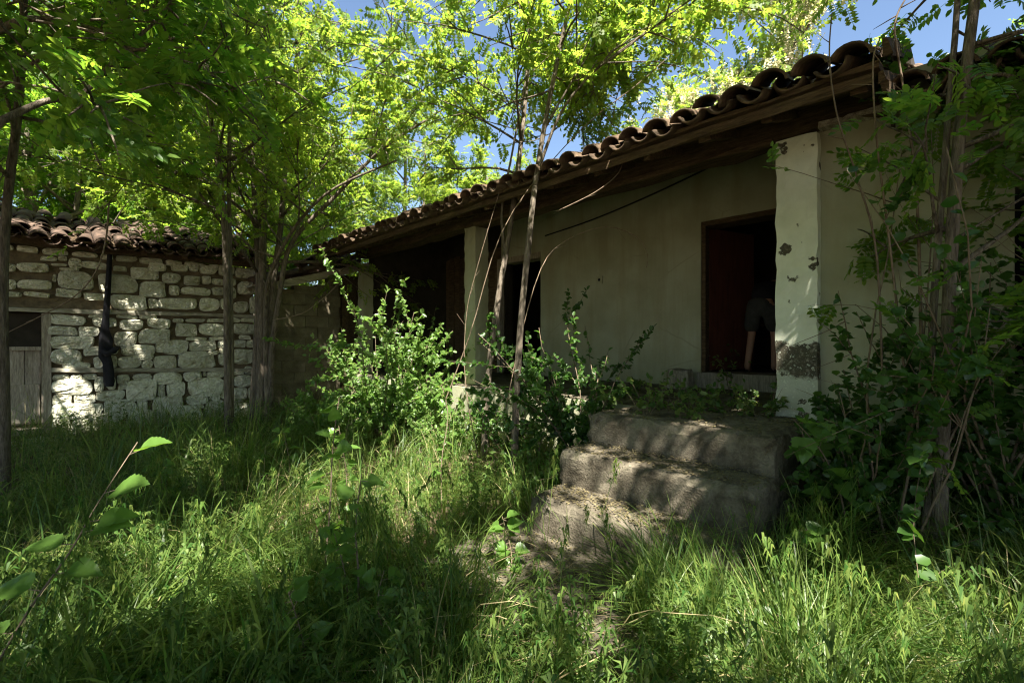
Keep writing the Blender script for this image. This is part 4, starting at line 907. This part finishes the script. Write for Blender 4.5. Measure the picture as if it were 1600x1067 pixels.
# big-leaved plants in the foreground
def cane_plant(label, path, r, leaves, size, mat='bigleaf', tpl=ROUND, name='bramble', cat='bramble'):
    P = smooth_path(path, 16); root = thing(name, label, cat, P[0]); mb = MB(); mb.tube(P, [r * (1 - 0.6 * i / 15) for i in range(16)], 6); mb.build('stem', M['twig'], root, True)
    for t, (dx, dy, dz), s in leaves:
        i = min(int(t * 15), 14); p = P[i]; d = norm(np.array((dx, dy, dz), float)); p2 = p + d * s * 0.35
        mb = MB(); mb.tube([p, p2], [0.002, 0.0015], 4); mb.build('leaf_stalk', M['twig'], root)
        U = np.array((-0.3, -0.3, 1.0)) + rng.normal(0, 0.25, 3); n = 7; V = []; F = []
        Y = norm(np.cross(U, d)); Z = np.cross(d, Y); w = 0.42 if tpl is ROUND else 0.3
        nn = 15; cup = rng.uniform(0.05, 0.2); cur = rng.uniform(0.12, 0.35); sk = rng.normal(0, 0.06)
        for j in range(nn + 1):
            u = j / nn; wv = (math.sin(math.pi * min(1, u * 1.02) ** 0.62)) ** 0.8 if 0 < u < 1 else 0.0; jag = 1 + (0.09 if j % 2 else -0.06)
            for q_ in (-1, -0.5, 0, 0.5, 1):
                rip = 0.012 * math.sin(u * 19 + q_ * 2); vein = -0.012 if q_ == 0 else 0
                V.append(p2 + d * (s * (u - 0.05 * abs(q_) * wv)) + Y * (q_ * w * s * wv * (jag if abs(q_) == 1 else 1) + sk * s * u * u) + Z * (s * (cup * q_ * q_ * wv - cur * u * u + rip + vein)))
        for j in range(nn):
            for k in range(4): F.append((j * 5 + k, j * 5 + k + 1, j * 5 + k + 6, j * 5 + k + 5))
        obj('leaf', V, F, M[mat], root, True)
    return root
g0 = lambda px, py: (lambda v: v * (-1.36 / v[2]))(ray(px, py))
rl = lambda n, s0, s1, t0=0.25: [(t0 + (1 - t0) * (i + 0.5) / n, tuple(rng.normal(0, 1, 3) * np.array((1, 1, 0.35)) + np.array((0, 0, 0.1))), rng.uniform(s0, s1)) for i in range(n)]
R_ = lambda a: tuple(np.array((CT, -ST, 0)) * a)          # towards picture right
cane_plant('bramble shoot with large jagged light-green leaves at the left edge', [onT(-40, 1100, 1.5), onT(40, 960, 1.5), onT(110, 860, 1.55), onT(150, 790, 1.6), onT(215, 690, 1.7)], 0.004,
           [(0.15, (0.7, -0.3, 0.1), 0.078), (0.25, (-0.6, 0.5, 0.0), 0.101), (0.35, (-0.7, 0.6, 0.15), 0.117), (0.45, (0.7, -0.6, 0.1), 0.109), (0.55, (-0.7, 0.3, 0.1), 0.101), (0.62, (0.8, -0.7, 0.25), 0.117), (0.72, (0.9, -0.5, 0.1), 0.109), (0.8, (0.6, -0.8, 0.3), 0.133), (0.97, (0.7, -0.6, 0.4), 0.109)], 0.1)
cane_plant('young plant with paired rounded leaves standing in the centre grass', [g0(560, 1000), onT(560, 900, 2.1), onT(556, 820, 2.15), onT(565, 740, 2.2)], 0.006, rl(14, .06, .095), 0.1, name='broadleaf_plant', cat='plant')
cane_plant('taller broad-leaved shoot left of the centre grass clump', [g0(500, 960), onT(515, 800, 2.6), onT(520, 700, 2.7), onT(530, 620, 2.75)], 0.006, rl(16, .08, .12), 0.1, name='broadleaf_plant', cat='plant')
cane_plant('big heart-shaped leaves on a shoot at the foot of the peeling pillar', [onT(1330, 860, 2.5), onT(1310, 760, 2.5), onT(1280, 700, 2.5), onT(1240, 655, 2.5)], 0.006, rl(9, .12, .17), 0.1, name='broadleaf_plant', cat='plant')
cane_plant('bright broad-leaved shoot before the middle pillar', [onT(690, 790, 3.6), onT(690, 720, 3.6), onT(700, 650, 3.6), onT(690, 600, 3.6)], 0.005, rl(12, .07, .10), 0.1, name='broadleaf_plant', cat='plant')
cane_plant('low broad-leaved plant in the dark lower centre of the grass', [g0(600, 1060), onT(600, 1000, 1.9), onT(590, 940, 1.95), onT(600, 890, 2.0)], 0.005, rl(12, .07, .11, .1), 0.1, name='broadleaf_plant', cat='plant')
for lab, px, py, t, h_ in (('leafy dark-green weed at the bottom edge left of the centre', 470, 1040, 1.75, .45), ('broad-leaved weed in the shade at the lower centre', 540, 960, 2.1, .5), ('broad-leaved weed leaning over the slab below the steps', 800, 900, 2.6, .4),
                         ('broad-leaved weed in the tall grass right of the steps', 1270, 900, 2.2, .5), ('small broad-leaved weed among the bright grass at the lower right', 1240, 1010, 1.9, .28), ('dark broad-leaved weed before the cluster of trunks', 450, 780, 4.0, .6), ('broad-leaved weed in the left midground grass', 250, 800, 3.6, .5), ('tall dark shoot with broad leaves in front of the low bush', 540, 760, 3.4, .75)):
    q = onT(px, py, t); z_ = gz(q[0], q[1]); P_ = [np.array((q[0], q[1], z_)), np.array((q[0] + .02, q[1] + .03, z_ + h_ * .5)), np.array((q[0] - .03, q[1] + .05, z_ + h_))]
    cane_plant(lab, P_, 0.004, rl(18, .055, .10, .2), 0.1, name='broadleaf_plant', cat='plant')
# bare canes and hanging creepers
def cane(label, path, r=0.004, side=3):
    r *= 0.72
    P = smooth_path(path, 22); o = MB(); o.tube(P, [r * (1 - 0.6 * i / 21) + 0.0008 for i in range(22)], 6)
    for k in range(side):
        i = rng.integers(4, 20); o.tube(curve(P[i], P[i + 1] - P[i] + rng.normal(0, 0.04, 3), rng.uniform(0.05, 0.18), 4), [r * 0.5, r * 0.4, r * 0.3, r * 0.15], 4)
    tag(o.build('bare_cane', M['cane'], None, True), label, 'cane')
cane('thin bramble cane arching over the blank porch wall', [onT(790, 640, 4.3), onT(815, 520, 4.3), onT(845, 420, 4.35), (onT(880, 378, 4.4)), onT(945, 354, 4.4), onT(995, 370, 4.4), onT(1012, 398, 4.4), onT(1010, 418, 4.4)], 0.006, 6)
cane('pale creeper curving down from the trees in front of the stone wall', [onT(170, 320, 5.2), onT(166, 370, 5.2), onT(152, 420, 5.1), onT(120, 460, 5.0), onT(70, 490, 4.9), onT(10, 520, 4.8)], 0.012, 5)
cane('long drooping cane in front of the peeling pillar and roof end', [onT(1380, 640, 2.6), onT(1370, 400, 2.5), onT(1340, 280, 2.45), onT(1308, 180, 2.4), onT(1296, 90, 2.4), onT(1300, 20, 2.4)], 0.007, 6)
cane('brown cane rising past the end of the porch roof', [onT(1420, 640, 2.6), onT(1390, 380, 2.55), onT(1370, 220, 2.5), onT(1364, 100, 2.5), onT(1375, 60, 2.5)], 0.008, 5)
cane('forked dead stem against the sky between the two roofs', [onT(1440, 560, 2.7), onT(1432, 300, 2.7), onT(1410, 130, 2.7), onT(1398, 40, 2.7), onT(1420, -10, 2.7)], 0.011, 6)
cane('dark straight whip crossing the sky above the roof', [onT(690, 640, 4.7), onT(735, 520, 4.6), onT(790, 350, 4.5), onT(900, 210, 4.4), onT(1010, 120, 4.3), onT(1140, 0, 4.2)], 0.008, 6)
cane('thin stem crossing the front of the middle pillar', [onT(778, 860, 4.0), onT(730, 620, 4.4), onT(728, 500, 4.5), onT(745, 420, 4.5), onT(780, 300, 4.5)], 0.006, 8)
cane('hooked dry cane hanging below the tile edge', [onT(870, 330, 3.9), onT(930, 300, 3.9), onT(966, 270, 3.9), onT(975, 240, 3.9), onT(968, 232, 3.9)], 0.005, 3)
cane('bent bare branch stub before the block wall', [onT(425, 500, 6.6), onT(470, 490, 6.6), onT(500, 470, 6.6), onT(530, 440, 6.6), onT(530, 420, 6.6)], 0.008, 4)

# cable along the porch wall and a small switch box on it
P = smooth_path([onX(852, 368, XW - 0.02), onX(920, 345, XW - 0.02), onX(1000, 312, XW - 0.02), onX(1080, 275, XW - 0.02), onX(1130, 250, XW - 0.02)], 20)
o = MB(); o.tube(P, [0.011] * 20, 6); tag(o.build('cable', M['blackcloth'], None, True), 'black cable slung along the top of the porch wall', 'cable')
q = onX(938, 437, XW); o = MB(); o.box(XW - 0.03, XW - 0.001, q[1] - 0.05, q[1] + 0.05, q[2] - 0.055, q[2] + 0.055, 0.002); sb = tag(o.build('switch_box', M['plaster'], None), 'small square electric box on the blank porch wall', 'switch box')
o = MB(); o.tube([(XW - 0.031, q[1], q[2]), (XW - 0.04, q[1], q[2])], [0.022, 0.018], 10); o.build('knob', M['blackcloth'], sb)
# ------------------------------------------------------------------ grass, weeds and litter
def blocked(x, y):
    b = (x > 3.82) & (y > 0.8); b |= (x > 3.98); b |= (x > 2.72) & (y > 0.84) & (y < 2.3); b |= (x > 2.33) & (y > 0.9) & (y < 2.15)
    b |= (y > YS - 0.06) & (x < 2.5); b |= (y > YB - 0.05) & (x > 2.45); return b
def ground_pts(n, tmin=0.75, tmax=9.5, power=1.6):
    t = (tmin ** (2 - power) + rng.uniform(0, 1, n) * (tmax ** (2 - power) - tmin ** (2 - power))) ** (1 / (2 - power))
    a = rng.uniform(-1.25, 1.25, n); x = t * (ST + CT * a); y = t * (CT - ST * a); ok = ~blocked(x, y); return x[ok], y[ok]
def clump(x, y, s): return 0.5 + 0.5 * np.sin(x * 2.9 * s + 1.3 * np.sin(y * 2.1 * s)) * np.sin(y * 3.3 * s + 1.7 * np.sin(x * 1.7 * s + 2))
def grass(n, hmin, hmax, wd, bendmax, name, label_seed, thr=0.0, **kw):
    x, y = ground_pts(n, **kw); c = clump(x, y, 1.0) * 0.6 + clump(x + 9, y - 4, 2.3) * 0.4
    k = rng.uniform(0, 1, len(x)) < np.clip(c * 1.5 - thr, 0.12, 1); stair = (x > 1.55) & (x < 2.6) & (y > 0.95) & (y < 2.3); k &= ~(stair & (rng.uniform(0, 1, len(x)) < 0.9))
    x, y, c = x[k], y[k], c[k]; n = len(x)
    return blades(x, y, c, hmin, hmax, wd, bendmax)
def blades(x, y, c, hmin, hmax, wd, bendmax):
    n = len(x)   # blades lean together in tufts
    az = 6.28 * clump(x * 0.7 + 3, y * 0.7, 1.0) * 1.3 + rng.normal(0, 0.9, n); h = (hmin + (hmax - hmin) * rng.uniform(0, 1, n) ** 1.5) * (0.55 + 0.75 * c) * (1 + 0.35 * sst(2.5, 5.0, x * ST + y * CT))
    b = rng.uniform(0.15, bendmax, n); z0 = ground_z(x, y) - 0.02; tw = rng.normal(0, 0.6, n) + az + 1.57
    ts = np.array((0, 0.3, 0.6, 0.83, 1.0)); ws = np.array((0.75, 1.0, 0.85, 0.5, 0.06)); V = np.zeros((n, 10, 3))
    for i, (t, w_) in enumerate(zip(ts, ws)):
        out = h * b * t * t; up = h * (t - 0.42 * b * t ** 2.6); px = x + np.cos(az) * out; py = y + np.sin(az) * out; pz = z0 + up
        hw = wd * w_ * (0.6 + 0.8 * ((x * 977.3) % 1)) / 2
        V[:, 2 * i] = np.stack((px + np.cos(tw) * hw, py + np.sin(tw) * hw, pz), 1); V[:, 2 * i + 1] = np.stack((px - np.cos(tw) * hw, py - np.sin(tw) * hw, pz), 1)
    q = np.array([(2 * i, 2 * i + 1, 2 * i + 3, 2 * i + 2) for i in range(4)]); F = (q[None] + (np.arange(n) * 10)[:, None, None]).reshape(-1, 4)
    return V.reshape(-1, 3), F
def merge(*vf):
    V = []; F = []; b = 0
    for v, f in vf: V.append(v); F.append(f + b); b += len(v)
    return np.concatenate(V), np.concatenate(F)
def tuft(cx, cy, sx, sy, n):
    ang = rng.uniform(0, 6.28, n); rr = np.sqrt(rng.uniform(0, 1, n)); x = cx + sx * rr * np.cos(ang); y = cy + sy * rr * np.sin(ang); return blades(x, y, np.full(n, 0.6), 0.3, 0.72, 0.0065, 1.3)
def broad(cx, cy, sx, sy, n):
    ang = rng.uniform(0, 6.28, n); rr = np.sqrt(rng.uniform(0, 1, n)); return blades(cx + sx * rr * np.cos(ang), cy + sy * rr * np.sin(ang), np.full(n, 0.6), 0.35, 0.74, 0.0125, 1.5)
def panicle(seed):
    r = np.random.default_rng(seed); parts = []; w = 0.0022; ln = r.normal(0, 0.22, 2)
    pos = lambda t: np.array((ln[0] * t ** 3, ln[1] * t ** 3, t - 0.12 * t ** 4))
    for i in range(6):
        a, c = pos(i / 6), pos((i + 1) / 6); parts.append((np.array([a + (-w, 0, 0), a + (w, 0, 0), c + (w * .8, 0, 0), c + (-w * .8, 0, 0)]), np.array([(0, 1, 2, 3)])))
    for i in range(26):
        t = 0.68 + 0.32 * i / 26; lv, lf = leaf_lo(0.05, 0.012); lv = lv.copy(); lv[:, 2] += lv[:, 0] * r.uniform(0.6, 1.6); parts.append((rotz(lv, r.uniform(0, 6.28)) + pos(t), lf))
    return place_tpl(parts)
PANI = [panicle(k) for k in range(5)]
def stalks(n):
    x, y = ground_pts(n, tmin=1.1, tmax=3.6, power=1.2); m = len(x); U = np.array((0, 0, 1.0)) + rng.normal(0, 0.16, (m, 3)); D = rng.normal(0, 1, (m, 3)); D = D - U * (np.sum(D * U, 1) / np.sum(U * U, 1))[:, None]
    return scatter(PANI, np.stack((x, y, ground_z(x, y) - 0.02), 1), D, U, rng.uniform(0.5, 0.82, m))
V, F = merge(grass(60000, 0.12, 0.46, 0.0058, 1.1, 'g', 0, power=1.5), grass(26000, 0.3, 0.66, 0.0066, 1.35, 'g', 1, thr=0.35, power=1.75), tuft(2.25, 0.62, 0.42, 0.34, 1500), tuft(2.05, 1.0, 0.28, 0.2, 700), tuft(2.75, 0.55, 0.25, 0.2, 500), broad(0.15, 2.35, 0.3, 0.3, 260), broad(0.42, 2.0, 0.25, 0.22, 160), broad(-0.05, 1.9, 0.2, 0.3, 160), broad(0.6, 2.9, 0.3, 0.3, 160), broad(1.1, 5.6, 0.9, 0.7, 420), stalks(230))
o = obj('grass', V, F, M['grass'], None, False, 'stuff'); o['label'] = 'tall unmown green grass covering the yard'; o['category'] = 'grass'
V, F = merge(grass(9000, 0.12, 0.5, 0.0045, 1.6, 'd', 0, power=1.5), tuft(1.2, 1.1, 0.6, 0.5, 60))
o = obj('dry_grass', V, F, M['drygrass'], None, False, 'stuff'); o['label'] = 'dry straw-coloured grass stalks among the green'; o['category'] = 'grass'
def whorl_weed(seed):
    r = np.random.default_rng(seed); parts = []; lean = r.normal(0, 0.12, 2); w = 0.006
    for i in range(7):
        t = 0.15 + 0.85 * i / 6; c = np.array((lean[0] * t * t, lean[1] * t * t, t)); m = 7
        for k in range(m):
            lv, lf = leaf_lo(0.17 * (1.1 - 0.5 * t), 0.03); lv = lv.copy(); lv[:, 2] += lv[:, 0] * r.normal(0.35, 0.3); parts.append((rotz(lv, 6.28 * k / m + r.uniform(0, 1)) + c, lf))
    parts.append((np.array([(-w, 0, 0), (w, 0, 0), (lean[0] + w, lean[1], 1), (lean[0] - w, lean[1], 1)]), np.array([(0, 1, 2, 3)]))); return place_tpl(parts)
def broad_weed(seed):
    r = np.random.default_rng(seed); parts = []; lean = r.normal(0, 0.15, 2); w = 0.008
    for i in range(16):
        t = 0.10 + 0.90 * i / 15; lv, lf = leaf_hi(0.30 * (1.15 - 0.6 * t), 0.105 * (1.1 - 0.4 * t)); lv = lv.copy(); lv[:, 2] += lv[:, 0] * r.normal(0.2, 0.3)
        parts.append((rotz(lv, i * 2.4 + r.normal(0, 0.3)) + np.array((lean[0] * t * t, lean[1] * t * t, t)), lf))
    parts.append((np.array([(-w, 0, 0), (w, 0, 0), (lean[0] + w, lean[1], 1), (lean[0] - w, lean[1], 1)]), np.array([(0, 1, 2, 3)]))); return place_tpl(parts)
WW = [whorl_weed(k) for k in range(5)]; BW = [broad_weed(k) for k in range(5)]
def weeds(tpls, n, s0, s1, thr, ph, **kw):
    x, y = ground_pts(n, **kw); c = clump(x + ph, y + ph * 0.7, 0.8); k = rng.uniform(0, 1, len(x)) < np.clip(c * 1.7 - thr, 0.05, 1); x, y = x[k], y[k]
    st_ = (x > 1.55) & (x < 2.6) & (y > 0.95) & (y < 2.3); x, y = x[~st_], y[~st_]; m = len(x)
    D = rng.normal(0, 1, (m, 3)); D[:, 2] = rng.normal(0, 0.25, m); P = np.stack((x, y, ground_z(x, y) - 0.02), 1)
    U = np.array((0, 0, 1.0)) + rng.normal(0, 0.28, (m, 3)); Dp = norm(D - U * (np.sum(D * U, 1) / np.sum(U * U, 1))[:, None]); return scatter(tpls, P, Dp, U, rng.uniform(s0, s1, m))
V, F = merge(weeds(WW, 6800, 0.16, 0.44, 0.2, 5, power=1.5), weeds(BW, 3600, 0.07, 0.20, 0.35, 11, power=1.0, tmin=1.6))
o = obj('weeds', V, F, M['weed'], None, False, 'stuff'); o['label'] = 'fine-leaved green weeds mixed into the yard grass'; o['category'] = 'weeds'
# dry leaf litter on ground, steps and porch
def litter(n, x0, x1, y0, y1, z):
    P = np.stack((rng.uniform(x0, x1, n), rng.uniform(y0, y1, n), np.full(n, z)), 1)
    if z < -5: P[:, 2] = ground_z(P[:, 0], P[:, 1]) + 0.008
    D = rng.normal(0, 1, (n, 3)); D[:, 2] *= 0.15; return scatter([leaf_lo(1, 0.55), leaf_hi(1, 0.5)], P, D, np.array((0, 0, 1.0)) + rng.normal(0, 0.3, (n, 3)), rng.uniform(0.009, 0.026, n))
V, F = merge(litter(1500, 3.08, 3.95, 0.9, 2.2, FLOOR + 0.012), litter(1300, 2.69, 3.04, 0.88, 2.2, -0.795), litter(1300, 2.33, 2.65, 0.9, 2.16, -1.04), litter(1500, 1.55, 2.29, 0.85, 2.3, -1.275), litter(900, 3.9, 5.8, 0.9, 7.9, FLOOR + 0.012), litter(2500, -1.5, 3.8, 1.5, 8.9, -9))
o = obj('leaf_litter', V, F, M['litter'], None, False, 'stuff'); o['label'] = 'dry fallen leaves and petals scattered on steps and soil'; o['category'] = 'leaves'
